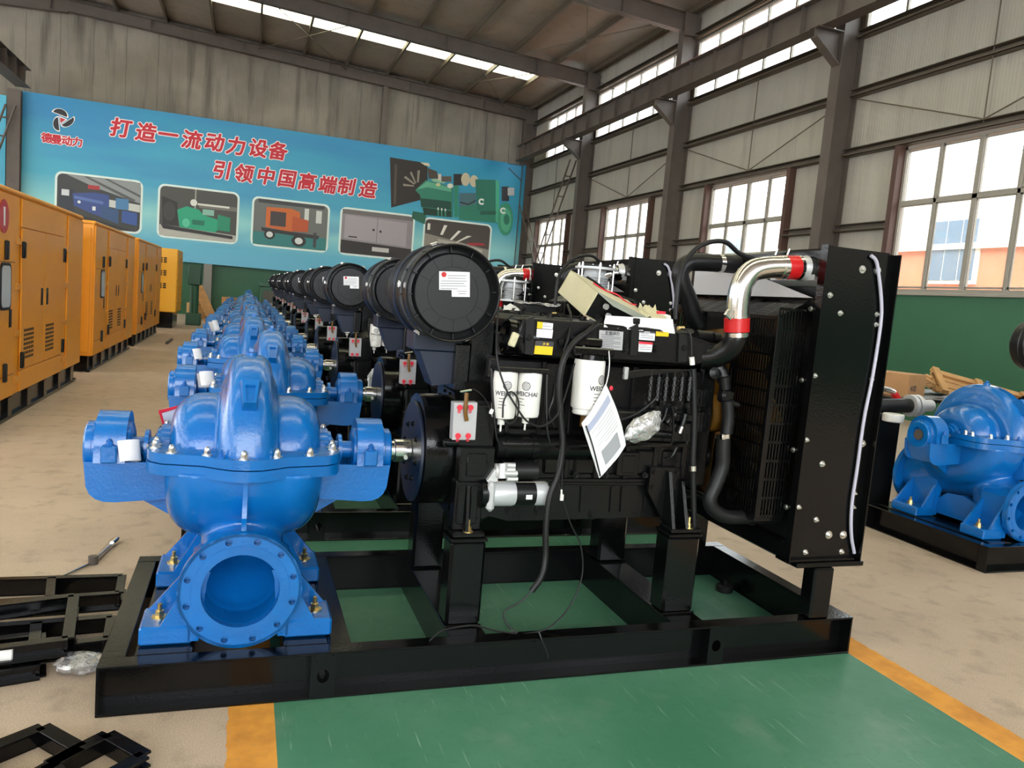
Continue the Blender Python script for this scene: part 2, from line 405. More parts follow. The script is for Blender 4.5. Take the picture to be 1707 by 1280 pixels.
# walls materials
def panel_mat(name, c1, c2, c3, axis, ribs=7.0, amount=.55, streak=.5):
    m = bpy.data.materials.new(name); m.use_nodes = True; nt = m.node_tree; N = nt.nodes; L = nt.links; b = N['Principled BSDF']; b.inputs['Roughness'].default_value = .6
    g = N.new('ShaderNodeNewGeometry')
    mp = N.new('ShaderNodeMapping'); mp.inputs['Scale'].default_value = (1.6, 1.6, .16); L.new(g.outputs['Position'], mp.inputs[0])
    n = N.new('ShaderNodeTexNoise'); n.inputs['Scale'].default_value = 2.2; n.inputs['Detail'].default_value = 8; L.new(mp.outputs[0], n.inputs['Vector'])
    n2 = N.new('ShaderNodeTexNoise'); n2.inputs['Scale'].default_value = .7; n2.inputs['Detail'].default_value = 6; L.new(g.outputs['Position'], n2.inputs['Vector'])
    def mix(f, a, c, lo, hi, top):
        r = N.new('ShaderNodeMapRange'); L.new(f, r.inputs[0]); r.inputs[1].default_value = lo; r.inputs[2].default_value = hi; r.inputs[4].default_value = top
        q = N.new('ShaderNodeMix'); q.data_type = 'RGBA'; L.new(r.outputs[0], q.inputs['Factor'])
        if hasattr(a, 'links'): L.new(a, q.inputs['A'])
        else: q.inputs['A'].default_value = lin(a)
        q.inputs['B'].default_value = lin(c); return q.outputs['Result']
    c = mix(n2.outputs['Fac'], c1, c2, .35, .7, amount); c = mix(n.outputs['Fac'], c, c3, .5, .75, streak); L.new(c, b.inputs['Base Color'])
    w_ = N.new('ShaderNodeTexWave'); w_.inputs['Scale'].default_value = ribs; w_.bands_direction = axis; L.new(g.outputs['Position'], w_.inputs['Vector'])
    bp = N.new('ShaderNodeBump'); bp.inputs['Strength'].default_value = .35; bp.inputs['Distance'].default_value = .006; L.new(w_.outputs['Fac'], bp.inputs['Height']); L.new(bp.outputs[0], b.inputs['Normal'])
    return m
M['wallr'] = panel_mat('beige_wall_panel', '#a5a196', '#98938a', '#7f796f', 'Y', 5, .5, .35)
M['wallb'] = panel_mat('stained_wall_panel', '#857e74', '#6a645b', '#443f39', 'X', 4, .9, .85)
M['roof'] = panel_mat('roof_sheet', '#93887e', '#82796f', '#6a6259', 'Y', 3, .6, .4)
M['dado'] = mat('green_wall_paint', '#285e40', .5, noise=.12, nscale=.8)
M['dark'] = mat('dark_board', '#57514b', .6)
# glass
def glass_mat():
    m = bpy.data.materials.new('window_glass'); m.use_nodes = True; nt = m.node_tree; N = nt.nodes; L = nt.links; N.remove(N['Principled BSDF'])
    t = N.new('ShaderNodeBsdfTransparent'); t.inputs[0].default_value = (.9, .92, .92, 1); g = N.new('ShaderNodeBsdfGlossy'); g.inputs['Roughness'].default_value = .03
    d = N.new('ShaderNodeBsdfDiffuse'); d.inputs[0].default_value = (.9, .9, .88, 1)
    a = N.new('ShaderNodeMixShader'); a.inputs[0].default_value = .07; L.new(t.outputs[0], a.inputs[1]); L.new(g.outputs[0], a.inputs[2])
    n = N.new('ShaderNodeTexNoise'); n.inputs['Scale'].default_value = 2; n.inputs['Detail'].default_value = 5
    r = N.new('ShaderNodeMapRange'); r.inputs[1].default_value = .4; r.inputs[2].default_value = .8; r.inputs[4].default_value = .22; L.new(n.outputs['Fac'], r.inputs[0])
    b2 = N.new('ShaderNodeMixShader'); L.new(r.outputs[0], b2.inputs[0]); L.new(a.outputs[0], b2.inputs[1]); L.new(d.outputs[0], b2.inputs[2]); L.new(b2.outputs[0], N['Material Output'].inputs[0]); return m
M['glass'] = glass_mat()
def skylight_mat():
    m = bpy.data.materials.new('translucent_sheet'); m.use_nodes = True; nt = m.node_tree; N = nt.nodes; L = nt.links; N.remove(N['Principled BSDF'])
    t = N.new('ShaderNodeBsdfTranslucent'); t.inputs[0].default_value = (.93, .9, .74, 1); d = N.new('ShaderNodeBsdfDiffuse'); d.inputs[0].default_value = (.7, .68, .6, 1)
    a = N.new('ShaderNodeMixShader'); a.inputs[0].default_value = .12; L.new(t.outputs[0], a.inputs[1]); L.new(d.outputs[0], a.inputs[2]); L.new(a.outputs[0], N['Material Output'].inputs[0]); return m
M['sky'] = skylight_mat()
# ---- roof
RIDGE = -6.0
def zr(x): return 9.30+.058*(XW-x) if x >= RIDGE else 9.30+.058*(XW-RIDGE)-.058*(RIDGE-x)
XL = -17.0
SKYL = [(1.6, 2.7), (8.2, 9.3), (14.3, 15.4), (26.25, 27.3)]  # farthest strip is in view; the nearer ones are unseen, added for light
roof = bpy.data.objects.new('ceiling', None); COL.objects.link(roof); roof['kind'] = 'structure'
def slab(y0, y1, xa, xb, name, m):
    b = MB(); v = []
    for y in (y0, y1):
        for x in (xa, xb):
            for d in (0, .06): v.append((x, y, zr(x)+d))
    b.add(v, [(0, 2, 6, 4), (1, 5, 7, 3), (0, 1, 3, 2), (4, 6, 7, 5), (0, 4, 5, 1), (2, 3, 7, 6)]); o = b.build(name, m, roof, sharp=0); return o
for xa, xb in ((RIDGE, XW+.4), (XL, RIDGE)):
    ys = [-12]
    for a, c in SKYL: ys += [a, c]
    ys.append(YB+.2)
    for i in range(0, len(ys), 2): slab(ys[i], ys[i+1], xa, xb, 'roof_sheet', M['roof'])
    for a, c in SKYL:
        e = 9.3 if xa == RIDGE else XL+2; s0, s1 = (xa, e) if xa == RIDGE else (e, xb)
        slab(a, c, s0, s1, 'skylight_panel', M['sky'])
        if xa == RIDGE: slab(a, c, 9.3, XW+.4, 'roof_sheet', M['roof'])
        else: slab(a, c, XL, e, 'roof_sheet', M['roof'])
px_ = 9.2
purl = []
while px_ > XL+.5: purl.append(px_); px_ -= 1.525
pm = MB(); pm.box(-.035, .035, -12, YB-.05, -.16, 0); pmm = pm.mesh('purlin', sharp=0, mats=(M['girt'],))
for x in purl+[10.45]: put('purlin', pmm, roof, (x, 0, zr(x)-.002))
# rafters (tapered I beams across the hall)
BAYS = [30.35, 24.45, 18.42, 12.45, 6.45, .45]
for y in BAYS:
    b = MB(); hb = .42 if y < 30 else .36
    for xa, xb in ((RIDGE, XW-.05), (XL, RIDGE)):
        top = [(xa, zr(xa)-.165), (xb, zr(xb)-.165)]; bot = [(xb, zr(xb)-.165-hb-.05), (xa, zr(xa)-.165-hb)]
        b.prism(top+bot, 'y', y-.008, y+.008)
        for (p, q), d in ((top, -.014), (bot[::-1], .014)): b.prism([p, q, (q[0], q[1]+d), (p[0], p[1]+d)], 'y', y-.11, y+.11)
    for x in np.arange(XL+1.5, XW, 3.0): b.box(x-.006, x+.006, y-.1, y+.1, zr(x)-.16-hb, zr(x)-.17)
    b.box(XW-.48, XW-.03, y-.125, y-.115, zr(XW)-.70, zr(XW)-.15)
    b.build('rafter', M['steel'], roof, sharp=0)
# tie rods under the roof
for (x0, y0, x1, y1) in ((9.3, 24.5, 6.2, 30.3), (6.2, 24.5, 9.3, 30.3), (3.1, 24.5, 0, 30.3), (0, 24.5, 3.1, 30.3), (10.2, 18.5, 7.6, 24.4), (7.6, 18.5, 10.2, 24.4)):
    b = MB(); b.cyl((x0, y0, zr(x0)-.3), (x1, y1, zr(x1)-.3), .014, n=6); b.build('tie_rod', M['girt'], roof)
# ---- right wall
wr = bpy.data.objects.new('wall_right', None); COL.objects.link(wr); wr['kind'] = 'structure'
WIN = [(BAYS[i+1]+3.0, 2.17, 4.68) for i in range(5)]
CL0, CL1 = 7.02, 8.52
WHALF = 1.50
holes = [(c-WHALF, c+WHALF) for c, _, _ in WIN]
def panel(y0, y1, z0, z1):
    b = MB(); b.box(XW, XW+.06, y0, y1, z0, z1, .006); b.build('wall_panel', M['wallr'], wr, sharp=0)
edges = sorted(set([-11.9, -8.9, -5.9, -2.9]+[e for h in holes for e in h]+[YB]))
cuts = []
for a, c in zip(edges, edges[1:]):
    k = max(1, round((c-a)/1.0)); cuts += [(a+(c-a)*i/k, a+(c-a)*(i+1)/k) for i in range(k)]
for a, c in cuts:
    mid = (a+c)/2; inw = any(h0 < mid < h1 for h0, h1 in holes)
    if not inw: panel(a, c, 2.17, 4.70)
    panel(a, c, 4.70, CL0); panel(a, c, CL1, 9.35)
    if mid > 28.9: panel(a, c, CL0, CL1)
b = MB(); b.box(XW, XW+.06, -11.9, YB, 0, 2.17); b.build('green_dado', M['dado'], wr, sharp=0)
b = MB(); b.box(XW-.06, XW+.1, -11.9, YB, 2.12, 2.17, .005); b.build('sill_ledge', M['frame'], wr, sharp=0)
def girt(z, y0, y1, h=.14, d=.16):
    b = MB(); b.box(XW-d, XW-.002, y0, y1, z, z+.012); b.box(XW-.02, XW-.002, y0, y1, z, z+h); b.box(XW-d, XW-d+.01, y0, y1, z, z+.035); b.box(XW-d, XW-.002, y0, y1, z+h-.012, z+h); b.build('girt', M['girt'], wr, sharp=0)
for z in (4.70, 5.80, 6.88, 8.54):
    for i in range(5): girt(z, BAYS[i+1]+.1, BAYS[i]-.1)
for (c, _, _) in WIN:
    bay = min(BAYS, key=lambda q: abs(q-(c-3.0)))
    girt(3.28, bay+.1, c-WHALF-.1); girt(3.28, c+WHALF+.1, bay+5.9)
# columns
for y in BAYS[:-1]+[.45]:
    b = MB(); b.box(XW-.48, XW-.462, y-.13, y+.13, 0, zr(XW)-.2); b.box(XW-.03, XW-.012, y-.13, y+.13, 0, zr(XW)-.2); b.box(XW-.462, XW-.03, y-.008, y+.008, 0, zr(XW)-.2)
    o = b.build('steel_column', M['steel'], None, sharp=0); struct(o)
    b = MB(); b.prism([(XW-.47, 6.35), (XW-1.05, 6.78), (XW-1.05, 6.93), (XW-.47, 6.93)], 'y', y-.008, y+.008); b.box(XW-1.08, XW-.47, y-.12, y+.12, 6.93, 6.95); b.prism([(XW-.47, 6.33), (XW-1.05, 6.76), (XW-1.05, 6.78), (XW-.47, 6.36)], 'y', y-.1, y+.1)
    b.build('crane_corbel', M['steel'], o, sharp=0)
# crane runway beam with red rail
b = MB(); b.box(9.73, 10.03, -11, 29.6, 7.50, 7.515); b.box(9.73, 10.03, -11, 29.6, 6.95, 6.965); b.box(9.873, 9.887, -11, 29.6, 6.96, 7.51)
for y in np.arange(-10, 29.5, 1.0): b.box(9.77, 9.99, y-.005, y+.005, 6.96, 7.51)
o = b.build('crane_runway_beam', M['steel'], None, sharp=0); struct(o)
b = MB(); b.box(9.84, 9.92, -11, 29.6, 7.515, 7.60, .01); b.build('crane_rail', M['rail_red'], o, sharp=0)
b = MB(); b.box(-7.30, -6.86, -11, 29.6, 7.50, 7.515); b.box(-7.30, -6.86, -11, 29.6, 6.95, 6.965); b.box(-7.087, -7.073, -11, 29.6, 6.96, 7.51)
for y in np.arange(-10, 29.5, 1.0): b.box(-7.28, -6.88, y-.005, y+.005, 6.96, 7.51)
o = b.build('crane_runway_beam', M['steel'], None, sharp=0); struct(o)
b = MB(); b.box(-7.62, -7.24, 30.0, 30.018, 0, 6.95); b.box(-7.62, -7.24, 30.2, 30.218, 0, 6.95); b.box(-7.44, -7.42, 30.018, 30.2, 0, 6.95)
o = struct(b.build('steel_column', M['steel'], None, sharp=0))
b = MB()
for dx in (0, .28): b.cyl((-7.62+dx, 29.85, 6.4), (-8.9+dx, 29.85, 2.2), .035, n=6)
for t in np.linspace(.1, .95, 7): x, z = -7.62-1.28*t, 6.4-4.2*t; b.cyl((x, 29.85, z), (x+.28, 29.85, z), .03, n=6)
b.build('lattice_brace', M['steel'], o)
# bracing rods and lattice by the back corner
def rods(lst, name='cross_brace', r=.012, m='girt'):
    for p, q in lst:
        b = MB(); b.cyl(p, q, r, n=6); b.build(name, M[m], wr)
x_ = XW-.1
rods([((x_, 24.3, 5.75), (x_, 21.4, 4.85)), ((x_, 18.6, 5.75), (x_, 21.4, 4.85)), ((x_, 18.2, 5.75), (x_, 15.4, 4.85)), ((x_, 12.6, 5.75), (x_, 15.4, 4.85)), ((x_, 12.2, 5.75), (x_, 9.4, 4.85)), ((x_, 6.6, 5.75), (x_, 9.4, 4.85)),
      ((x_, 21.4, 4.8), (x_, 21.4, 6.9)), ((x_, 15.4, 4.8), (x_, 15.4, 6.9)), ((x_, 9.4, 4.8), (x_, 9.4, 6.9)), ((x_, 27.4, 4.8), (x_, 27.4, 6.9)),
      ((x_, 24.3, 8.9), (x_, 21.4, 7.7)), ((x_, 28.8, 7.2), (x_, 24.8, 8.9))])
b = MB()
for dx in (0, .22):
    b.cyl((XW-.35-dx, 29.9, 5.3), (XW-.35-dx, 25.0, .3), .03, n=6); b.cyl((XW-.35-dx, 25.0, 6.4), (XW-.35-dx, 29.6, .3), .03, n=6)
for t in np.linspace(.08, .92, 9):
    for (ya, za, yb, zb) in ((29.9, 5.3, 25, .3), (25, 6.4, 29.6, .3)):
        y, z = ya+(yb-ya)*t, za+(zb-za)*t; b.cyl((XW-.35, y, z), (XW-.57, y, z), .02, n=6)
b.build('lattice_brace', M['steel'], wr)
# windows
wn_ = 0
pane_me = {}
def pane(parent, y0, y1, z0, z1, x):
    k = (round(y1-y0, 3), round(z1-z0, 3))
    if k not in pane_me:
        b = MB(); b.box(-.003, .003, -k[0]/2, k[0]/2, -k[1]/2, k[1]/2); pane_me[k] = b.mesh('pane', sharp=0, mats=(M['glass'],))
    put('pane', pane_me[k], parent, (x, (y0+y1)/2, (z0+z1)/2))
for c, z0, z1 in WIN:
    wn_ += 1; o = bpy.data.objects.new('window_%d' % wn_, None); COL.objects.link(o); o['kind'] = 'structure'
    y0, y1 = c-WHALF, c+WHALF; zt = 3.70
    b = MB()
    b.box(XW-.02, XW+.07, y0, y1, z0, z0+.06); b.box(XW-.02, XW+.07, y0, y1, z1-.05, z1); b.box(XW-.02, XW+.07, y0, y0+.05, z0, z1); b.box(XW-.02, XW+.07, y1-.05, y1, z0, z1)
    b.build('window_frame', M['frame'], o, sharp=0)
    for side, y in ((0, y0-.06), (1, y1+.06)):
        b = MB(); b.box(XW-.16, XW, y-.055, y+.055, 2.17, 4.70); b.build('window_post', M['framered'], o, sharp=0)
    b = MB(); b.box(XW-.015, XW+.06, y0+.05, y1-.05, zt-.035, zt+.035); b.build('transom', M['frame'], o, sharp=0)
    for i in (1, 2, 3):
        y = y0+i*2*WHALF/4; hw = .045 if i == 2 else .025
        b = MB(); b.box(XW-.015, XW+.06, y-hw, y+hw, z0+.05, z1-.04); b.build('mullion', M['frame'], o, sharp=0)
    for i in range(4):
        ya, yb = y0+i*.75, y0+(i+1)*.75
        for za, zb in ((z0+.05, zt), (zt, z1-.04)):
            s = MB()
            for q in ((ya+.02, ya+.055, za, zb), (yb-.055, yb-.02, za, zb), (ya+.02, yb-.02, za+.02, za+.055), (ya+.02, yb-.02, zb-.055, zb-.02)): s.box(XW+.005, XW+.03, *q)
            s.build('sash', M['frame'], o, sharp=0)
            pane(o, ya+.03, yb-.03, za+.03, zb-.03, XW+.02)
for i in range(5):
    ya, yb = BAYS[i+1]+.13, BAYS[i]-.13
    if i == 0: yb = 28.86
    wn_ += 1; o = bpy.data.objects.new('window_%d' % wn_, None); COL.objects.link(o); o['kind'] = 'structure'
    b = MB(); b.box(XW-.02, XW+.06, ya, yb, CL0, CL0+.05); b.box(XW-.02, XW+.06, ya, yb, CL1-.05, CL1); b.box(XW-.02, XW+.06, ya, ya+.04, CL0, CL1); b.box(XW-.02, XW+.06, yb-.04, yb, CL0, CL1); b.build('window_frame', M['frame'], o, sharp=0)
    k = round((yb-ya)/.95)
    for j in range(k):
        a, c = ya+(yb-ya)*j/k, ya+(yb-ya)*(j+1)/k
        if j: b = MB(); b.box(XW-.01, XW+.05, a-.025, a+.025, CL0, CL1); b.build('mullion', M['frame'], o, sharp=0)
        for za, zb in ((CL0+.04, CL0+.75), (CL0+.75, CL1-.04)): pane(o, a+.02, c-.02, za, zb, XW+.02)
    b = MB(); b.box(XW-.01, XW+.05, ya, yb, CL0+.73, CL0+.77); b.build('transom', M['frame'], o, sharp=0)
# ---- back wall
wb = bpy.data.objects.new('wall_back', None); COL.objects.link(wb); wb['kind'] = 'structure'
x = XW
while x > XL:
    x2 = max(XL, x-1.0); b = MB(); b.prism([(x2+.006, 1.9), (x-.006, 1.9), (x-.006, zr(x)+.03), (x2+.006, zr(x2)+.03)], 'y', YB-.008, YB+.02); b.build('wall_panel', M['wallb'], wb, sharp=0); x = x2
b = MB(); b.box(XL, XW+.06, YB, YB+.06, 0, 1.9); b.build('green_dado', M['dado'], wb, sharp=0)
b = MB(); b.box(XL, XW+.06, YB+.02, YB+.06, 1.9, 10.5); b.build('gap_backing', M['wallb'], wb, sharp=0)  # sheet added behind the panel gaps to keep sky light from leaking in
M['wp'] = mat('grey_post_paint', '#807c76', .5)
for x, zt_, m_ in ((-1.36, 6.9, 'wp'), (4.62, 9.1, 'steel'), (XW-.4, 9.0, 'steel')):
    hw = .14 if x < 4 else .10
    b = MB(); b.box(x-hw, x+hw, YB-.28, YB-.262, 0, zt_); b.box(x-.008, x+.008, YB-.262, YB-.02, 0, zt_); b.box(x-hw, x+hw, YB-.03, YB-.012, 0, zt_)
    b.build('wind_post', M[m_], wb, sharp=0)
# ---- left side wall of the hall with high windows, out of frame
wl = bpy.data.objects.new('wall_left', None); COL.objects.link(wl); wl['kind'] = 'structure'
for z0, z1 in ((0, 2.0), (4.8, 7.0), (8.6, 9.4)):
    b = MB(); b.box(XL-.06, XL, -12, YB, z0, z1); b.build('wall_panel', M['wallr'], wl, sharp=0)
for y in np.arange(-12, YB, 3.0):
    for z0, z1 in ((2.0, 4.8), (7.0, 8.6)):
        b = MB(); b.box(XL-.06, XL, y, y+.9, z0, z1); b.build('wall_panel', M['wallr'], wl, sharp=0)
# ---- front wall behind the camera, unseen; doorway and high window band shaped for light
wf = bpy.data.objects.new('wall_front', None); COL.objects.link(wf); wf['kind'] = 'structure'
for x0, x1, z0, z1 in ((XL, -6, 0, 4.6), (2.0, XW, 0, 4.6), (XL, XW, 9.0, 10.4)):
    b = MB(); b.box(x0, x1, -12.06, -12, z0, z1); b.build('wall_panel', M['wallr'], wf, sharp=0)
for x in np.arange(XL, XW, 4.6):
    b = MB(); b.box(x, x+.9, -12.06, -12, 4.6, 9.0); b.build('wall_panel', M['wallr'], wf, sharp=0)
# ------------------------------------------------------------------ banner on the back wall
YF = YB-.30
def bx(x, y, d=0): p = pY(x, y, YF-d); return (p.x, p.z)
def banner_mat():
    m = bpy.data.materials.new('banner_print'); m.use_nodes = True; nt = m.node_tree; N = nt.nodes; L = nt.links; b = N['Principled BSDF']; b.inputs['Roughness'].default_value = .45
    g = N.new('ShaderNodeNewGeometry'); s = N.new('ShaderNodeSeparateXYZ'); L.new(g.outputs['Position'], s.inputs[0])
    n = N.new('ShaderNodeTexNoise'); n.inputs['Scale'].default_value = .35; n.inputs['Detail'].default_value = 2
    mp = N.new('ShaderNodeMapping'); mp.inputs['Scale'].default_value = (.45, 1, 2.2); mp.inputs['Rotation'].default_value = (0, -.14, 0); L.new(g.outputs['Position'], mp.inputs[0]); L.new(mp.outputs[0], n.inputs['Vector'])
    r = N.new('ShaderNodeMapRange'); r.inputs[1].default_value = 1.9; r.inputs[2].default_value = 6.97; L.new(s.outputs['Z'], r.inputs[0])
    cr = N.new('ShaderNodeValToRGB'); e = cr.color_ramp.elements; e[0].color = lin('#62b0d0'); e[1].color = lin('#2a93c0'); e[0].position = 0; e[1].position = 1
    for p, c in ((.12, '#5eb2cf'), (.3, '#8fd0d2'), (.5, '#45a8c6')): q = e.new(p); q.color = lin(c)
    L.new(r.outputs[0], cr.inputs[0])
    mr = N.new('ShaderNodeMapRange'); mr.inputs[1].default_value = .5; mr.inputs[2].default_value = .72; mr.inputs[4].default_value = .7; L.new(n.outputs['Fac'], mr.inputs[0])
    mx = N.new('ShaderNodeMix'); mx.data_type = 'RGBA'; L.new(mr.outputs[0], mx.inputs['Factor']); L.new(cr.outputs[0], mx.inputs['A']); mx.inputs['B'].default_value = lin('#2f80bd'); L.new(mx.outputs['Result'], b.inputs['Base Color']); return m
bn = thing('wall_banner', (1.6, YF, 4.4), 'huge blue printed banner with red slogan and machine pictures on back wall', 'banner')
b = MB(); b.box(-7.30, 10.44, YF, YF+.02, 1.88, 6.97); b.build('banner_sheet', banner_mat(), bn, sharp=0)
PC = {}
def pm_(c): return PC.setdefault(c, mat('print_'+c[1:], c, .5))
def flat(pts, c, parent, name, d=.004, px=True):
    P = [bx(*q) for q in pts] if px else pts
    b = MB(); b.prism(P, 'y', YF-d, YF-d+.002); return b.build(name, pm_(c), parent, sharp=0)
RT = Vector((1, 0, 0)); UP = Vector((0, 0, 1))
for s, pre, pts in ((ROW1, '', [(202.5, 213), (243, 220), (280.7, 224), (320, 232.6), (358, 237), (393, 243), (431, 247), (464, 251.5)]), (ROW2, '', [(370.6, 283.4), (408, 289), (444, 293), (478.8, 298), (512.7, 302.7), (546.5, 307.6), (578.4, 310.5), (613, 315.3)]), (ROW0, 's', [(77.8, 229.5), (94.5, 232.6), (111.7, 234.6), (128.7, 236.5)])):
    for ch, q in zip(s, pts):
        c = pY(q[0], q[1], YF-.008); o = place_text((ch, pre+'white'), bn, c, RT, UP, pm_('#f4eef0'), 'character_outline'); o['_o'] = bn['_o']
        place_text((ch, pre+'red'), bn, c, RT, UP, pm_('#c31f33'), 'character', .004)
# emblem: three blades round a red triangle
ec = pY(104, 203, YF); R0 = .47
def cpx(x, y): return bx(40+x*.17575, 150+y*.17575)
for (ax_, ay_), (bx_, by_), sg in (((262, 208), (418, 268), 62), ((476, 248), (345, 334), 56), ((342, 396), (328, 246), 62)):
    for k, d, c, nm in ((1.0, .006, '#f4f4f2', 'emblem_outline'), (.84, .010, '#20242c', 'emblem_blade')):
        L_ = math.hypot(bx_-ax_, by_-ay_); ux, uy = (bx_-ax_)/L_, (by_-ay_)/L_; nx, ny = uy, -ux; P = []
        for i in range(15):
            t = math.pi*i/14; P.append(((ax_+bx_)/2-ux*L_/2*math.cos(t)+nx*sg*math.sin(t), (ay_+by_)/2-uy*L_/2*math.cos(t)+ny*sg*math.sin(t)))
        mx_, my_ = sum(p[0] for p in P)/15, sum(p[1] for p in P)/15
        b = MB(); b.prism([cpx(mx_+(p[0]-mx_)*k, my_+(p[1]-my_)*k) for p in P], 'y', YF-d, YF-d+.002); b.build(nm, pm_(c), bn, sharp=0)
b = MB(); b.prism([cpx(334, 245), cpx(342, 328), cpx(412, 280)], 'y', YF-.004, YF-.002); b.build('emblem_outline', pm_('#f4f4f2'), bn, sharp=0)
b = MB(); b.prism([cpx(342, 260), cpx(347, 315), cpx(396, 281)], 'y', YF-.016, YF-.014); b.build('emblem_triangle', pm_('#c03a3c'), bn, sharp=0)
def rrect(x0, x1, z0, z1, r):
    P = []
    for cx, cz, a in ((x1-r, z1-r, 0), (x0+r, z1-r, 90), (x0+r, z0+r, 180), (x1-r, z0+r, 270)):
        for i in range(5): t = math.radians(a+22.5*i); P.append((cx+r*math.cos(t), cz+r*math.sin(t)))
    return P
def photo(x0, y0, x1, y1, base, shapes):
    a = bx(x0, y0); c = bx(x1, y1); X0, X1, Z0, Z1 = a[0], c[0], c[1], a[1]
    fr = flat(rrect(X0, X1, Z0, Z1, .22), '#dff0ec', bn, 'picture_border', .006, False)
    flat(rrect(X0+.07, X1-.07, Z0+.07, Z1-.07, .17), base, fr, 'picture', .010, False)
    for i, (c_, pts) in enumerate(shapes):
        P = [(X0+.08+u*(X1-X0-.16), Z1-.08-v*(Z1-Z0-.16)) for u, v in pts]
        flat(P, c_, fr, 'picture_shape', .013+.0015*i, False)
def rc(x0, y0, x1, y1): return [(x0, y0), (x1, y0), (x1, y1), (x0, y1)]
def cir(x, y, rx, ry, n=14): return [(x+rx*math.cos(2*math.pi*i/n), y+ry*math.sin(2*math.pi*i/n)) for i in range(n)]
photo(92, 284, 236, 391, '#3b3d3f', [('#8d9294', [(.1, .0), (1, .0), (1, .42), (.45, .2)]), ('#55585a', [(.3, .0), (.36, .0), (.95, .36), (.9, .4)]), ('#55585a', [(.55, .0), (.6, .0), (1, .25), (1, .3)]), ('#c8ccc8', [(.55, .4), (1, .45), (1, .6), (.6, .55)]), ('#aa3038', rc(.36, .16, .5, .24)), ('#2d3440', rc(.02, .28, .2, .75)), ('#cfd4d8', rc(.05, .3, .14, .42)), ('#3a4f8c', [(.18, .36), (.45, .3), (.62, .32), (.62, .8), (.4, .72), (.2, .6)]), ('#5b74b4', [(.2, .4), (.55, .46), (.55, .52), (.2, .46)]), ('#4a7fae', rc(.7, .36, .86, .58)), ('#35527e', [(.52, .55), (.74, .6), (.74, .88), (.52, .78)]), ('#38579a', [(.78, .6), (.97, .62), (.97, .88), (.78, .84)]), ('#dfe3e6', cir(.26, .52, .02, .03)), ('#dfe3e6', rc(.42, .58, .46, .66)), ('#26282a', [(.1, .72), (.9, .98), (.9, 1), (.05, .85)])])
photo(264, 305, 396, 408, '#4a4a47', [('#b5b4ac', [(0, .78), (1, .86), (1, 1), (0, 1)]), ('#74726c', rc(.5, .27, 1, .36)), ('#d8d8d0', rc(.48, .27, .9, .31)), ('#9b9990', rc(.44, 0, .46, .4)), ('#2b2b2b', [(.02, .2), (.22, .3), (.24, .78), (.04, .78)]), ('#3c3a3a', cir(.12, .5, .08, .2)), ('#23a07c', [(.22, .45), (.34, .36), (.5, .4), (.56, .5), (.74, .56), (.8, .72), (.72, .84), (.26, .8)]), ('#1f8a6a', [(.75, .46), (.92, .5), (.92, .8), (.75, .78)]), ('#57c3a0', cir(.34, .7, .05, .09)), ('#17705a', rc(.42, .62, .58, .72)), ('#e0e2dc', cir(.43, .27, .045, .07)), ('#88b8a8', rc(.55, .38, .7, .5)), ('#29282a', [(.02, .78), (.96, .88), (.96, .94), (.05, .86)])])
photo(421, 326, 546, 422, '#6b6e6c', [('#2f7c7c', [(0, .72), (1, .72), (1, 1), (0, 1)]), ('#cfd3d0', rc(.68, .1, .74, .36)), ('#cfd3d0', rc(.84, .12, .92, .4)), ('#3c4042', rc(.05, .0, .95, .08)), ('#c9662c', [(.16, .16), (.5, .14), (.62, .2), (.62, .6), (.5, .66), (.16, .6)]), ('#41383a', rc(.22, .24, .43, .56)), ('#b85126', [(.52, .3), (.74, .36), (.74, .62), (.52, .64)]), ('#2c2a2c', [(.1, .62), (.9, .68), (.88, .76), (.12, .7)]), ('#26282a', cir(.22, .76, .075, .11)), ('#d7dad8', cir(.22, .76, .045, .065)), ('#26282a', cir(.62, .84, .1, .13)), ('#d7dad8', cir(.62, .84, .055, .075)), ('#3a3a40', rc(.82, .62, .86, .95))])
photo(568, 344, 687, 436, '#8d878d', [('#6f6a6a', rc(0, 0, 1, .1)), ('#a39da4', [(.04, .12), (.92, .16), (.92, .72), (.04, .66)]), ('#7d787c', rc(.49, .14, .5, .7)), ('#2a2a2c', rc(.43, .38, .46, .43)), ('#2a2a2c', rc(.53, .4, .56, .45)), ('#3a3638', rc(.1, .6, .22, .63)), ('#2e2a2b', [(0, .7), (1, .76), (1, 1), (0, 1)]), ('#c7c4c4', rc(.44, .8, .68, .9))])
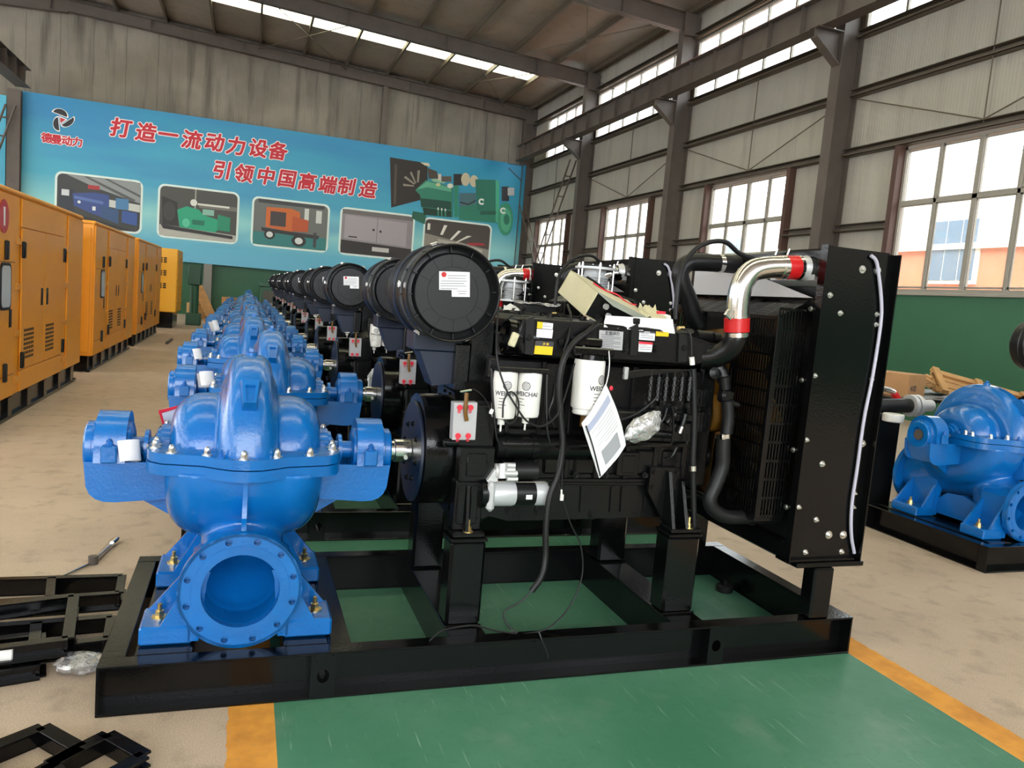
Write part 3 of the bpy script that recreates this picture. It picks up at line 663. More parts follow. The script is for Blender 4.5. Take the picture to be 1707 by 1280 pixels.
# large generator picture, cut out, and the factory picture over it
big = flat([(650, 262), (712, 272), (714, 330), (652, 346)], '#2b2522', bn, 'picture_radiator', .005)
for c, pts in (('#4c453f', [(658, 274), (662, 274), (660, 340), (656, 340)]), ('#8b857a', [(672, 306), (690, 309), (690, 311), (672, 310)]), ('#8b857a', [(676, 293), (692, 306), (690, 308), (673, 296)]), ('#8b857a', [(686, 286), (694, 305), (692, 306), (683, 288)]), ('#8b857a', [(700, 284), (698, 304), (695, 304), (696, 284)]), ('#2f7f6c', [(692, 317), (710, 300), (755, 312), (755, 362), (705, 352), (700, 325)]), ('#5fae92', [(694, 316), (712, 302), (752, 313), (752, 320), (712, 312)]), ('#1c4a40', [(700, 330), (752, 336), (752, 350), (702, 345)]), ('#2c2c2e', rc(756, 290, 770, 309)), ('#c9c1a8', cir(776, 299, 7.5, 11)), ('#c9c1a8', cir(790, 302, 7, 10)), ('#2f8a72', [(756, 309), (764, 309), (764, 362), (757, 362)]), ('#4a6e78', rc(766, 322, 793, 346)), ('#2e7f6b', [(765, 345), (793, 340), (830, 350), (830, 372), (765, 366)]), ('#2a7463', [(792, 299), (826, 300), (826, 354), (795, 350)]), ('#4ab08e', [(826, 300), (832, 302), (832, 372), (826, 370)]), ('#3f9b7c', cir(842, 365, 13, 28)), ('#57b392', cir(843, 367, 9, 20)), ('#2f7a66', cir(844, 366, 5, 9)), ('#34343a', rc(836, 311, 848, 335)), ('#b9bcc0', rc(846, 313, 857, 326)), ('#23604f', [(688, 352), (710, 356), (708, 374), (686, 364)]), ('#17382f', [(705, 346), (752, 352), (752, 362), (706, 358)]), ('#dfe8df', rc(729, 346, 731, 350)), ('#dfe8df', rc(735, 347, 737, 351)), ('#dfe8df', rc(741, 348, 743, 352)), ('#3f9478', rc(729, 350, 731, 360)), ('#3f9478', rc(735, 351, 737, 361)), ('#3f9478', rc(741, 352, 743, 362)), ('#c9cf9a', cir(730, 308, 4, 3)), ('#d8dcd0', cir(750, 310, 5, 4)), ('#8fc3a6', [(718, 299), (728, 298), (742, 304), (740, 306), (722, 303)]), ('#4a4038', [(712, 280), (728, 286), (730, 298), (714, 298)]), ('#d0c8b8', rc(730, 290, 735, 301)), ('#5d564e', rc(736, 294, 752, 303)), ('#20241f', [(766, 336), (780, 340), (793, 333), (793, 335), (780, 342), (766, 338)]), ('#1f5c4c', rc(800, 352, 826, 358)), ('#cfc9b0', [(700, 271), (714, 272), (717, 278), (708, 276)])):
    flat(pts, c, bn, 'picture_shape', .006+.0012*len([1 for q in bn.children if q.name.startswith('picture_shape')]))
for q in ((802, 336), (838, 351)):
    place_text('C', bn, pY(q[0], q[1], YF-.04), RT, UP, pm_('#e8f2ee'), 'picture_mark')
photo(707, 361, 815, 446, '#47423f', [('#8b877e', [(0, .35), (1, .6), (1, 1), (0, 1)]), ('#e8e8e2', rc(.03, .1, .07, .26)), ('#e8e8e2', [(.28, .1), (.33, .1), (.27, .35), (.23, .35)]), ('#e8e8e2', [(.5, .2), (.55, .2), (.42, .45), (.38, .45)]), ('#d8d8d0', [(.65, .3), (.72, .3), (.5, .5), (.47, .5)]), ('#a03036', [(.65, .48), (.9, .44), (.95, .5), (.7, .54)]), ('#b0aca4', [(.2, .46), (.6, .52), (.9, .62), (.9, .8), (.2, .7)]), ('#5a5650', [(.25, .55), (.6, .62), (.6, .66), (.25, .6)])])
# second banner strip beyond the left column, with a dark board
b2 = thing('side_banner', (-9.6, YF, 4.4), 'blue banner strip with dark picture left of the corner column', 'banner')
b = MB(); b.box(-11.6, -7.72, YF, YF+.02, 1.9, 6.75); b.build('banner_sheet', M.setdefault('b2', mat('banner_blue', '#4fb0cf', .5)), b2, sharp=0)
b = MB(); b.box(-11.4, -7.95, YF-.012, YF-.006, 2.4, 6.45); b.build('picture', M['dark'], b2, sharp=0)
# ------------------------------------------------------------------ split-case pump (shaft along X)
ZS = .775; PX, PY = .028, 3.12
def _upper(x, y, z):
    z = z-ZS
    v = rcx(x, y, z, .362, .078, .055); v = smin(v, rcx(x, y, z+.07, .35, .10, .05), .04)
    l = rcx(x, y*.92, z, .208, .268, .11)
    return np.maximum(smin(v, l, .02), .028-z)
def _lower(x, y, z):
    q = z-ZS
    v = rcx(x, y, q, .345, .115, .08); l = rcx(x, y*.95, q+.0, .325, .272, .125); d = smin(v, l, .05)
    d = smin(d, capsule(x, y, z, (0, -.06, .54), (0, -.25, .41), .135), .035); d = smin(d, capsule(x, y, z, (0, -.22, .378), (0, -.52, .366), .156), .04)
    d = smin(d, capsule(x, y, z, (0, .06, .52), (0, .52, .42), .172), .08)
    d = np.maximum(d, np.maximum(-.415-y, y-.44))
    hole = np.maximum(np.hypot(x, z-.366)-.127, y+.29); hole = np.minimum(hole, capsule(x, y, z, (0, -.30, .368), (0, -.17, .45), .1235))
    return np.maximum(np.maximum(d, -hole), q+.028)
UP_ME = sdf_mesh('upper_casing', _upper, (-.30, -.40, ZS-.01), (.30, .40, 1.17), .0085, M['blue'])
LO_ME = sdf_mesh('lower_casing', _lower, (-.30, -.45, .18), (.30, .47, ZS), .0085, M['blue'])
def split_outline(k=0):
    P = [(-.33, -.10), (-.33, -.215), (-.315, -.265), (-.275, -.30), (-.2, -.318), (-.14, -.332), (-.10, -.362), (-.05, -.392), (0, -.40)]
    P = P+[(-x, y) for x, y in P[-2::-1]]; P = P+[(x, -y) for x, y in P[::-1]]
    return [(x*(1+k), y*(1+k)) for x, y in P]
def holed_ring(mb, o, ri, ro, rb, rh, n, t, sgn, m=24):
    """flange in plane XZ at o, thickness t along Y*sgn, n bolt holes"""
    V = []; Fc = []
    dt = 2*math.pi/n
    for k in range(n):
        th = dt*(k+.5); hx, hz = rb*math.cos(th), rb*math.sin(th); base = len(V)
        for i in range(m):
            a = 2*math.pi*i/m; dx, dz = math.cos(a), math.sin(a); s = 0
            lo_, hi_ = 0, .2
            for _ in range(30):
                s = (lo_+hi_)/2; px, pz = hx+dx*s, hz+dz*s; r = math.hypot(px, pz); an = (math.atan2(pz, px)-th+math.pi) % (2*math.pi)-math.pi
                if ri < r < ro and abs(an) < dt/2: lo_ = s
                else: hi_ = s
            V.append((hx+dx*lo_, 0, hz+dz*lo_)); V.append((hx+dx*rh, 0, hz+dz*rh)); V.append((hx+dx*rh, sgn*t*.8, hz+dz*rh))
        for i in range(m):
            j = (i+1) % m; A = base+3*i; B = base+3*j
            Fc += [(A, B, B+1, A+1), (A+1, B+1, B+2, A+2)]
    mb.add([(o[0]+a, o[1]+b, o[2]+c) for a, b, c in V], Fc)
    nn = n*6
    for ra, rb_ in ((ri, ri+.012), (ro-.012, ro)):
        A_ = [(o[0]+r*math.cos(2*math.pi*i/nn), o[1], o[2]+r*math.sin(2*math.pi*i/nn)) for r in (ra, rb_) for i in range(nn)]
        mb.add(A_, [(i, (i+1) % nn, nn+(i+1) % nn, nn+i) for i in range(nn)])
    Q = []; FF = []
    for r, h in ((ro, .0), (ro, t), (ri, t)):
        for i in range(nn): a = 2*math.pi*i/nn; Q.append((o[0]+r*math.cos(a), o[1]+sgn*h, o[2]+r*math.sin(a)))
    for q in range(2):
        for i in range(nn): FF.append((q*nn+i, q*nn+(i+1) % nn, (q+1)*nn+(i+1) % nn, (q+1)*nn+i))
    mb.add(Q, FF)
def make_pump(label):
    T = thing('split_case_pump', (PX, PY, .17), label, 'pump')
    ox, oy = PX, PY
    B = M['blue']
    put('upper_casing', UP_ME, T, (0, 0, -.17)); put('lower_casing', LO_ME, T, (0, 0, -.17))
    def W(mb): mb.v = [(a+ox, b+oy, c) for a, b, c in mb.v]; return mb
    b = MB(); b.prism(split_outline(), 'z', ZS+.002, ZS+.036); up = W(b).build('upper_flange', B, T)
    b = MB(); b.prism(split_outline(.004), 'z', ZS-.040, ZS-.002); W(b).build('lower_flange', B, T)
    # cap nuts round the split
    for x, y in ((-.245, -.285), (-.13, -.31), (-.01, -.372), (.10, -.325), (.215, -.295), (-.305, -.20), (-.305, -.15), (.305, -.20), (.305, -.15), (-.245, .285), (-.12, .31), (0, .37), (.12, .31), (.245, .285), (-.305, .2), (.305, .2)):
        b = MB(); b.nut((x, y, ZS+.036), (0, 0, 1), .0125, .014, True, 0, True); W(b).build('cap_nut', M['zinc'], T)
    b = MB(); b.nut((-.085, -.355, ZS+.036), (0, 0, 1), .009, .012, True, .014); W(b).build('jacking_bolt', M['bluein'], T)
    # lifting boss on the crown front and plug on top
    b = MB(); zc = ZS+.245
    y0 = -.315
    P = [(-.038, .085), (.038, .085), (.026, -.03), (-.026, -.03)]; R = Matrix.Rotation(math.radians(-38), 3, 'X')
    def fr(p, d): v = R @ Vector((p[0], -d, p[1])); return (v.x, v.y-.285, v.z+zc-.03)
    V = [fr(p, .0) for p in P]+[fr((p[0]*.78, p[1]*.8), .052) for p in P]+[fr((p[0]*.45, p[1]*.55), .052) for p in P]+[fr((p[0]*.4, p[1]*.5), .04) for p in P]
    Fc = []
    for r_ in (0, 4, 8): Fc += [(r_+i, r_+(i+1) % 4, r_+4+(i+1) % 4, r_+4+i) for i in range(4)]
    Fc.append((12, 13, 14, 15)); b.add(V, Fc); W(b).build('lifting_boss', B, T, sharp=30)
    b = MB(); b.cyl((0, 0, ZS+.355), (0, 0, ZS+.372), .022, n=16); b.box(-.009, .009, -.009, .009, ZS+.372, ZS+.388, .002); W(b).build('vent_plug', B, T)
    # front rib between flange and nozzle
    b = MB(); b.prism([(-.25, ZS-.03), (-.362, ZS-.03), (-.352, .66), (-.365, .60), (-.408, .568), (-.30, .54)], 'x', -.008, .008); W(b).build('casing_rib', B, T)
    # discharge and suction flanges
    b = MB(); holed_ring(b, (0, -.435, .366), .128, .203, .177, .0115, 12, .03, 1); W(b).build('discharge_flange', B, T)
    b = MB(); b.lathe((0, -.4365, .366), (0, 1, 0), [(.128, .004), (.128, 0), (.160, 0), (.161, .0025)], 48); W(b).build('raised_face', B, T)
    b = MB(); b.lathe((0, -.434, .366), (0, 1, 0), [(.1285, 0), (.1275, .05)], 48); W(b).build('bore_lip', M['bluein'], T)
    b = MB(); holed_ring(b, (0, .465, .42), .150, .235, .205, .0125, 12, .032, -1); b.cyl((0, .45, .42), (0, .455, .42), .151, n=36); W(b).build('suction_flange', B, T)
    # feet
    for sx in (-1, 1):
        for sy, ya, yb in ((-1, -.395, -.215), (1, .135, .36)):
            xa, xb = sx*.15, sx*.318; x0, x1 = min(xa, xb), max(xa, xb)
            b = MB(); b.box(x0, x1, ya, yb, .17, .234, .007)
            xi = sx*.16; xo = sx*.315
            for yy in (ya+.008, yb-.022):
                b.prism([(sx*(.262 if yy < ya+.01 else .315), .22), (xi, .22), (sx*.10, .42), (sx*.15, .42)], 'y', yy, yy+.016)
            b.prism([(sx*.13, .18), (sx*.165, .18), (sx*.165, .45), (sx*.10, .5)], 'y', ya, yb)
            W(b).build('foot', B, T, sharp=30)
            b = MB(); px_, py_ = sx*.262, (ya+yb)/2
            b.cyl((px_, py_, .234), (px_, py_, .238), .026, n=18); b.nut((px_, py_, .238), (0, 0, 1), .0155, .02, False, .024); W(b).build('anchor_bolt', M['brass'], T)
        b = MB(); b.prism([(-.215, .20), (.135, .20), (.135, .30), (.06, .36), (-.06, .37), (-.17, .34)], 'x', sx*.128-.012, sx*.128+.012); W(b).build('saddle_web', B, T)
    # bearing arms, both ends
    for sx in (-1, 1):
        X = lambda v: sx*v
        b = MB()
        prof = [(.27, .735), (.27, .60), (.44, .588), (.478, .590), (.505, .600), (.524, .618), (.536, .645), (.545, .735)]
        for y0, y1 in ((-.105, -.085), (.085, .105)): b.prism([(X(x), z) for x, z in prof], 'y', y0, y1)
        b.prism([(X(.27), .62), (X(.27), .60), (X(.44), .588), (X(.495), .60), (X(.495), .62)], 'y', -.09, .09)
        b.prism([(X(x), z) for x, z in ((.395, .735), (.395, .6), (.495, .602), (.53, .66), (.545, .735))], 'y', -.09, .09)
        W(b).build('bearing_arm', B, T, sharp=30)
        b = MB(); b.prism([(X(.225), .49), (X(.41), .60), (X(.26), .61)], 'y', -.01, .01); W(b).build('arm_gusset', B, T)
        b = MB()
        P = [(.118*math.cos(a), ZS+.118*math.sin(a)+.012) for a in np.linspace(math.radians(-8), math.radians(188), 22)]; P = [(.125, .735)]+P+[(-.125, .735)]
        b.prism(P, 'x', X(.41), X(.512)); b.prism([(-.09, .735), (-.06, .64), (.06, .64), (.09, .735)], 'x', X(.41), X(.512))
        for s2 in (-1, 1): b.box(*sorted((X(.435), X(.487))), *sorted((s2*.095, s2*.142)), .738, .80, .004)
        W(b).build('bearing_housing', B, T, sharp=30)
        for s2 in (-1, 1):
            b = MB(); b.nut((X(.461), s2*.128, .80), (0, 0, 1), .011, .014, True, .008); W(b).build('housing_bolt', M['bluein'], T)
        b = MB(); c0 = Vector((X(.51), 0, ZS)); b.lathe(c0, (sx, 0, 0), [(.102, 0), (.102, .012), (.09, .016), (.09, .036), (.084, .042), (.05, .042), (.046, .03), (0, .03)], 40)
        for i in range(4):
            a = math.pi/4+i*math.pi/2; b.nut((X(.528), .095*math.cos(a)*.8, ZS+.095*math.sin(a)*.8), (sx, 0, 0), .008, .022, False)
        W(b).build('bearing_cap', B, T, sharp=30)
        b = MB(); b.lathe((X(.41), 0, ZS), (-sx, 0, 0), [(.09, 0), (.09, .008), (.07, .014), (.035, .014), (.035, .05), (.062, .052), (.062, .066), (.035, .068), (.035, .09), (.055, .092), (.072, .096), (.072, .11), (.05, .112), (.05, .15)], 28); W(b).build('shaft_and_gland', B, T, sharp=30)
        b = MB(); b.cyl((X(.30), 0, ZS), (X(.22), 0, ZS), .085, n=28); b.box(*sorted((X(.305), X(.25))), -.10, .10, ZS-.03, ZS+.05, .006); W(b).build('stuffing_box', B, T, sharp=30)
        for s2 in (-1, 1):
            b = MB(); b.cyl((X(.335), s2*.06, ZS+.01), (X(.285), s2*.06, ZS+.01), .006, n=8); b.nut((X(.335), s2*.06, ZS+.01), (sx, 0, 0), .009, .012, False); W(b).build('gland_stud', M['zinc'], T)
    b = MB(); b.cyl((-.535, 0, ZS), (-.549, 0, ZS), .036, n=24, b=.003); W(b).build('shaft_end', M['steel'], T)
    b = MB(); b.cyl((.545, 0, ZS), (.60, 0, ZS), .04, n=24); W(b).build('drive_shaft', M['chrome'], T)
    return T
pump1 = make_pump('blue split case pump nearest the camera, open discharge flange facing front')
# ------------------------------------------------------------------ skid frame
X0, X1, Y0, Y1, HS = -.394, 2.600, 2.596, 3.651, .1675
def chan_y(b, x0, x1, yf, yb, z0=0, z1=HS, t=.009):
    """channel along X, flanges from yb (web) to yf (open side)"""
    b.box(x0, x1, min(yf, yb), max(yf, yb), z1-t, z1, .002); b.box(x0, x1, min(yf, yb), max(yf, yb), z0, z0+t, .002); w = yb-.008 if yb > yf else yb; b.box(x0, x1, w, w+.008, z0+t, z1-t)
def make_skid(label):
    T = thing('skid_frame', (1.1, 3.12, 0), label, 'base frame'); K = M['black']
    for yf, yb in ((Y0, Y0+.07), (Y1, Y1-.07)):
        b = MB(); chan_y(b, X0, X1, yf, yb)
        for x in (X0, X1-.008): b.box(x, x+.008, min(yf, yb)+.003, max(yf, yb), .009, HS-.009)
        b.build('side_rail', K, T, sharp=30)
    for x, w_ in ((.31, .085), (1.90, .075)):
        for y, s in ((Y0-.001, 1), (Y1+.001, -1)):
            b = MB(); V = []; n = 20; hw, hz = w_/2, (HS-.004)/2; zc = HS/2
            b.box(x-hw, x-hw+.008, *sorted((y, y+s*.068)), .003, HS-.003); b.box(x+hw-.008, x+hw, *sorted((y, y+s*.068)), .003, HS-.003)
            for i in range(n):
                a = 2*math.pi*i/n; dx, dz = math.cos(a), math.sin(a); q = min(hw/abs(dx) if abs(dx) > 1e-6 else 9, hz/abs(dz) if abs(dz) > 1e-6 else 9)
                V += [(x+dx*q, y, zc+dz*q), (x+dx*.021, y, zc+.0+dz*.025), (x+dx*.021, y+s*.06, zc+dz*.025)]
            b.add(V, [(3*i, 3*((i+1) % n), 3*((i+1) % n)+1, 3*i+1) for i in range(n)]+[(3*i+1, 3*((i+1) % n)+1, 3*((i+1) % n)+2, 3*i+2) for i in range(n)]+[tuple(3*i+2 for i in range(n))])
            b.build('fork_socket', K, T, sharp=30)
    for xa, xb in ((X0, X0+.075), (.33, .41), (.775, .915), (1.72, 1.87), (X1-.075, X1)):
        b = MB(); b.box(xa, xb, Y0+.07, Y1-.07, HS-.012, HS-.001, .002)
        if xb-xa < .1: w_ = xb-.008 if xa < 0 else xa; b.box(w_, w_+.008, Y0+.07, Y1-.07, 0, HS-.012); b.box(xa, xb, Y0+.07, Y1-.07, 0, .009)
        else: b.box(xa, xa+.008, Y0+.07, Y1-.07, .0, HS-.012); b.box(xb-.008, xb, Y0+.07, Y1-.07, .0, HS-.012)
        b.build('cross_member', K, T, sharp=30)
    for xa, xb in ((-.295, -.115), (.175, .33)):
        b = MB(); b.box(xa, xb, Y0+.07, Y1-.07, .10, .169, .003); b.build('pump_bearer', K, T, sharp=30)
    for xa, xb in ((.775, .915), (1.72, 1.87)):
        for ya, yb in ((2.745, 2.865), (3.385, 3.505)):
            b = MB(); b.box(xa, xb, ya, yb, HS-.001, .502, .012); b.box(xa-.004, xb+.004, ya-.004, yb+.004, .50, .514, .004); b.build('engine_post', K, T, sharp=30)
            b = MB(); b.tube([(xa, ya-.003, HS+.002), (xb, ya-.003, HS+.002)], .005, 6, 1); b.build('weld_bead', K, T)
    for ya, yb in ((Y0+.006, Y0+.086), (Y1-.086, Y1-.006)):
        b = MB(); b.box(2.365, 2.47, ya, yb, HS-.001, .395, .008); b.build('radiator_post', K, T, sharp=30)
    return T
skid1 = make_skid('glossy black steel skid frame under the nearest pump and engine')
# ------------------------------------------------------------------ diesel engine (unit 1 position)
def V3(x, y, Y): p = pY(x, y, Y); return (p.x, Y, p.z)
def pxtube(pts, Y, r, n=8, sub=5):
    b = MB(); b.tube([V3(x, y, Y if len(q) == 0 else q[0]) for x, y, *q in pts], r, n, sub); return b
def logo(parent, cx, cyl_c, r, zc, a_c, s=1.0):
    """round emblem of curved bars plus maker lettering, wrapped on a filter"""
    def wrap(u, v, d=.0006): a = a_c+u/r; return (cyl_c[0]+(r+d)*math.sin(a), cyl_c[1]-(r+d)*math.cos(a), zc+v)
    b = MB(); R = .016*s; w = .0028*s
    def arc(R, a0, a1, n=20):
        A = []; 
        for i in range(n+1):
            t = a0+(a1-a0)*i/n; A.append((wrap((R-w/2)*math.cos(t), (R-w/2)*math.sin(t)), wrap((R+w/2)*math.cos(t), (R+w/2)*math.sin(t))))
        b.grid([[p for p, _ in A], [q for _, q in A]])
    arc(R, 0, 2*math.pi, 28)
    for k in range(5):
        v = (k-2)*.0052*s; h = math.sqrt(max(0, (R*.86)**2-v*v)); b.grid([[wrap(u, v-w*.42) for u in np.linspace(-h, h, 6)], [wrap(u, v+w*.42) for u in np.linspace(-h, h, 6)]])
    b.build('emblem', M['ink'], parent)
    src = TEXT['W']; me = src.copy(); n = len(me.vertices); a = np.empty(n*3); me.vertices.foreach_get('co', a); a = a.reshape(-1, 3)*[.9*s, .9*s, 1]
    off = parent.get('_o', (0, 0, 0))
    out = [wrap(u, v-.031*s, .0004+max(0, t)) for u, v, t in a]; me.vertices.foreach_set('co', (np.array(out)-np.array(off)).ravel()); me.materials.clear(); me.materials.append(M['ink']); me.update()
    put('lettering', me, parent)
    b = MB()
    for i in range(4):
        v = -.052*s-i*.012*s; L = (.026, .018, .030, .014)[i]*s; b.grid([[wrap(u, v) for u in np.linspace(-.03*s, -.03*s+L, 4)], [wrap(u, v+.0025) for u in np.linspace(-.03*s, -.03*s+L, 4)]])
    b.build('small_print', M['ink'], parent)
def sticker(parent, quad, Y, m, name='sticker', lines=0, head=None, headcol=None):
    P = [pY(x, y, Y) for x, y in quad]; b = MB(); b.prism([(p.x, p.z) for p in P], 'y', Y-.001, Y+.002); o = b.build(name, m, parent, sharp=0)
    tl, tr, br, bl = P
    if head is not None:
        b = MB(); b.prism([(p.x, p.z) for p in (tl, tr, tr.lerp(br, head), tl.lerp(bl, head))], 'y', Y-.0018, Y-.0006); b.build('header', headcol, o, sharp=0)
    if lines:
        b = MB(); h0 = (head or .05)+.08
        for i in range(lines):
            t = h0+(.92-h0)*i/lines; e = .9 if i % 3 else .6
            a, c = tl.lerp(bl, t), tr.lerp(br, t); p, q = a.lerp(c, .08), a.lerp(c, e); dz = .0016
            b.prism([(p.x, p.z), (q.x, q.z), (q.x, q.z-dz), (p.x, p.z-dz)], 'y', Y-.0022, Y-.0010)
        b.build('print_lines', M['ink'], o, sharp=0)
    return o
CY = 3.12
def make_engine(label):
    T = thing('diesel_engine', (1.35, CY, .514), label, 'engine'); E = M['eng']; K = M['black']
    # coupling hub, disc, flywheel drum and housing
    b = MB(); b.cyl((.601, CY, ZS), (.672, CY, ZS), .047, n=32, b=.003); b.build('coupling_hub', M['chrome'], T)
    b = MB(); b.nut((.645, CY-.044, ZS-.02), (0, -1, 0), .009, .008, False); b.build('grub_screw', M['zinc'], T)
    b = MB(); b.lathe((.672, CY, ZS), (1, 0, 0), [(0, 0), (.205, 0), (.207, .004), (.207, .012), (.195, .014)], 48); b.build('coupling_disc', M['navy'], T)
    for i in range(8):
        a = i*math.pi/4+.2; b = MB(); b.nut((.672, CY+.12*math.cos(a), ZS+.12*math.sin(a)), (-1, 0, 0), .009, .008, True); b.build('disc_bolt', E, T)
    b = MB(); b.lathe((.686, CY, ZS+.012), (1, 0, 0), [(.19, 0), (.228, .002), (.228, .125), (.19, .127)], 56); b.build('flywheel_drum', K, T)
    b = MB(); P = [(CY+.29*math.cos(a), ZS+.02+.265*math.sin(a)) for a in np.linspace(math.pi/8, 2*math.pi+math.pi/8, 9)[:-1]]
    b.prism(P, 'x', .812, .835)
    for i in range(18):
        a = i*2*math.pi/18; b.nut((.812, CY+.25*math.cos(a), ZS+.02+.235*math.sin(a)), (-1, 0, 0), .008, .008, False)
    b.build('bell_flange', E, T, sharp=30)
    b = MB(); b.prism([(2.86, .56), (2.86, 1.03), (2.95, 1.09), (3.29, 1.09), (3.38, 1.03), (3.38, .56), (3.29, .52), (2.95, .52)], 'x', .833, .945); b.box(.80, .94, 2.80, 2.87, .72, .86, .006); b.box(.79, .93, 2.80, 2.88, .86, 1.02, .006); b.build('flywheel_housing', E, T, sharp=30)
    b = MB(); b.box(.825, .905, 2.793, 2.801, .745, .835, .003); b.build('inspection_cover', E, T)
    for x in (.812, .918):
        b = MB(); b.nut((x, 2.80, .80), (0, -1, 0), .007, .006); b.build('cover_bolt', E, T)
    b = MB(); b.cyl((.745, 2.84, .868), (.83, 2.84, .868), .018, n=16); b.cyl((.74, 2.84, .868), (.75, 2.84, .868), .013, n=12); b.build('sensor_plug', E, T)
    # grey block with four red caps
    q = [(757, 671), (796, 671), (792, 733), (754, 733)]; P = xz(q, 2.775); b = MB(); b.prism(P, 'y', 2.775, 2.82); pl = b.build('machined_block', M['plate'], T, sharp=30)
    for x, y in ((766, 679), (784, 679), (763, 726), (780, 726)):
        p = V3(x, y, 2.775); b = MB(); b.cyl(p, (p[0], 2.766, p[2]), .0105, n=16); b.ring((p[0]-.001, 2.774, p[2]-.016), (p[0]-.001, 2.769, p[2]-.016), .0035, .006, n=12); b.build('red_cap', M['redp'], pl)
    b = pxtube([(778, 655, 2.77), (777, 668, 2.765), (776, 688, 2.765), (778, 701, 2.768)], 2.77, .008, 8, 3); b.build('brass_tube', M['amber'], T)
    b = pxtube([(767, 653), (786, 650)], 2.77, .004, 6, 1); b.build('tube_clip', M['chrome'], T)
    # engine feet on the posts
    for xa, xb in ((.785, .905), (1.735, 1.87)):
        for sy in (-1, 1):
            yo = CY+sy*.315; ya = CY+sy*.25
            b = MB(); b.box(xa-.004, xb+.004, *sorted((CY+sy*.365, CY+sy*.26)), .514, .532, .004)
            if xa < 1:
                b.box(xa+.005, xb-.005, *sorted((CY+sy*.325, ya)), .532, .725, .005)
                for dx in (.012, .062): b.box(xa+dx, xa+dx+.03, *sorted((CY+sy*.340, CY+sy*.32)), .56, .715, .004)
                b.prism([(CY+sy*.36, .532), (CY+sy*.325, .532), (CY+sy*.325, .71), (CY+sy*.335, .71)], 'x', xa+.046, xa+.058)
            else:
                p = [(1.655, .775), (1.80, .775), (1.81, .68), (1.885, .535), (1.745, .535), (1.655, .67)]
                b.prism(p, 'y', *sorted((CY+sy*.27, CY+sy*.25)))
                b.prism([(CY+sy*.36, .532), (CY+sy*.27, .532), (CY+sy*.27, .76), (CY+sy*.285, .76)], 'x', 1.735, 1.75); b.prism([(CY+sy*.36, .532), (CY+sy*.27, .532), (CY+sy*.27, .73), (CY+sy*.29, .72)], 'x', 1.80, 1.815)
            b.build('engine_foot', E, T, sharp=30)
            b = MB(); xm = (xa+xb)/2+(.02 if xa > 1 else 0); b.cyl((xm, CY+sy*.345, .532), (xm, CY+sy*.345, .536), .02, n=14); b.nut((xm, CY+sy*.345, .536), (0, 0, 1), .013, .016, False, .028); b.build('mount_bolt', M['brass'], T)
            if xa > 1:
                for x, z in ((1.675, .755), (1.785, .755), (1.675, .69), (1.775, .69)):
                    b = MB(); b.nut((x, CY+sy*.27, z), (0, sy, 0), .009, .007); b.build('foot_bolt', E, T)
            else:
                for x, z in ((.805, .70), (.882, .70), (.805, .575), (.882, .575)):
                    b = MB(); b.nut((x, CY+sy*.325, z), (0, sy, 0), .009, .012); b.build('foot_bolt', E, T)
    # crankcase, sump, heads
    b = MB(); b.box(.94, 1.90, 2.895, 3.345, .70, 1.20, .012); b.box(.95, 1.88, 2.875, 3.365, .86, .93, .01); b.box(.94, 1.90, 2.885, 3.355, .695, .72, .005)
    for x in np.arange(1.04, 1.85, .138): b.box(x, x+.10, 2.882, 2.90, .735, .845, .012); b.box(x, x+.10, 3.34, 3.358, .735, .845, .012)
    for x in np.arange(1.0, 1.88, .138): b.box(x-.011, x+.011, 2.872, 2.91, .72, 1.2, .004)
    b.build('crankcase', E, T, sharp=30)
    b = MB(); b.prism([(.925, .70), (1.86, .70), (1.84, .60), (1.80, .545), (1.05, .535), (.95, .56)], 'y', 2.90, 3.34)
    for x in (1.16, 1.21, 1.36, 1.50, 1.55, 1.66): b.prism([(x, .68), (x+.016, .68), (x+.012, .57), (x+.004, .57)], 'y', 2.892, 3.348)
    b.box(.92, 1.87, 2.88, 3.36, .690, .704, .003); b.build('sump', E, T, sharp=30)
    for x, y in ((850, 852), (898, 852), (988, 857)):
        p = V3(x, y, 2.9); b = MB(); b.nut(p, (0, -1, 0), .015, .012); b.build('sump_plug', E, T)
    b = MB(); b.box(.96, 1.90, 2.93, 3.31, 1.20, 1.30, .01); b.build('cylinder_head', E, T, sharp=30)
    for i in range(6):
        x = 1.0+i*.15; b = MB(); b.box(x, x+.138, 2.96, 3.28, 1.30, 1.372, .02); b.nut((x+.07, 3.06, 1.372), (0, 0, 1), .012, .012); b.nut((x+.07, 3.2, 1.372), (0, 0, 1), .012, .012); b.build('valve_cover', M['engs'], T, sharp=30)
    # intake manifold casting
    Yi = 2.815
    P = xz([(872, 530), (1000, 538), (1113, 549), (1158, 563), (1199, 575), (1201, 606), (1148, 610), (1060, 604), (960, 598), (897, 595), (868, 592), (860, 560)], Yi); b = MB(); b.prism(P, 'y', Yi, 2.98); im = b.build('intake_manifold', E, T, sharp=30)
    md = im.modifiers.new('edge_round', 'BEVEL'); md.width = .01; md.segments = 2; md.limit_method = 'ANGLE'
    for q in ([(877, 532), (890, 527), (889, 592), (875, 590)], [(1053, 545), (1064, 541), (1062, 593), (1050, 592)], [(1132, 556), (1148, 562), (1147, 603), (1130, 603)]):
        b = MB(); b.prism(xz(q, 2.805), 'y', 2.803, 2.83); b.build('manifold_clamp', M['engs'], T, sharp=30)
    for x, y in ((881, 563), (1043, 572), (1043, 583), (1140, 580), (1094, 582), (936, 570)):
        p = V3(x, y, 2.805); b = MB(); b.nut(p, (0, -1, 0), .009, .006); b.build('manifold_bolt', E, T)
    b = MB(); b.box(V3(1052, 545, 2.84)[0], V3(1063, 545, 2.84)[0], 2.82, 2.86, 1.375, 1.40, .004); b.build('lifting_eye', E, T)
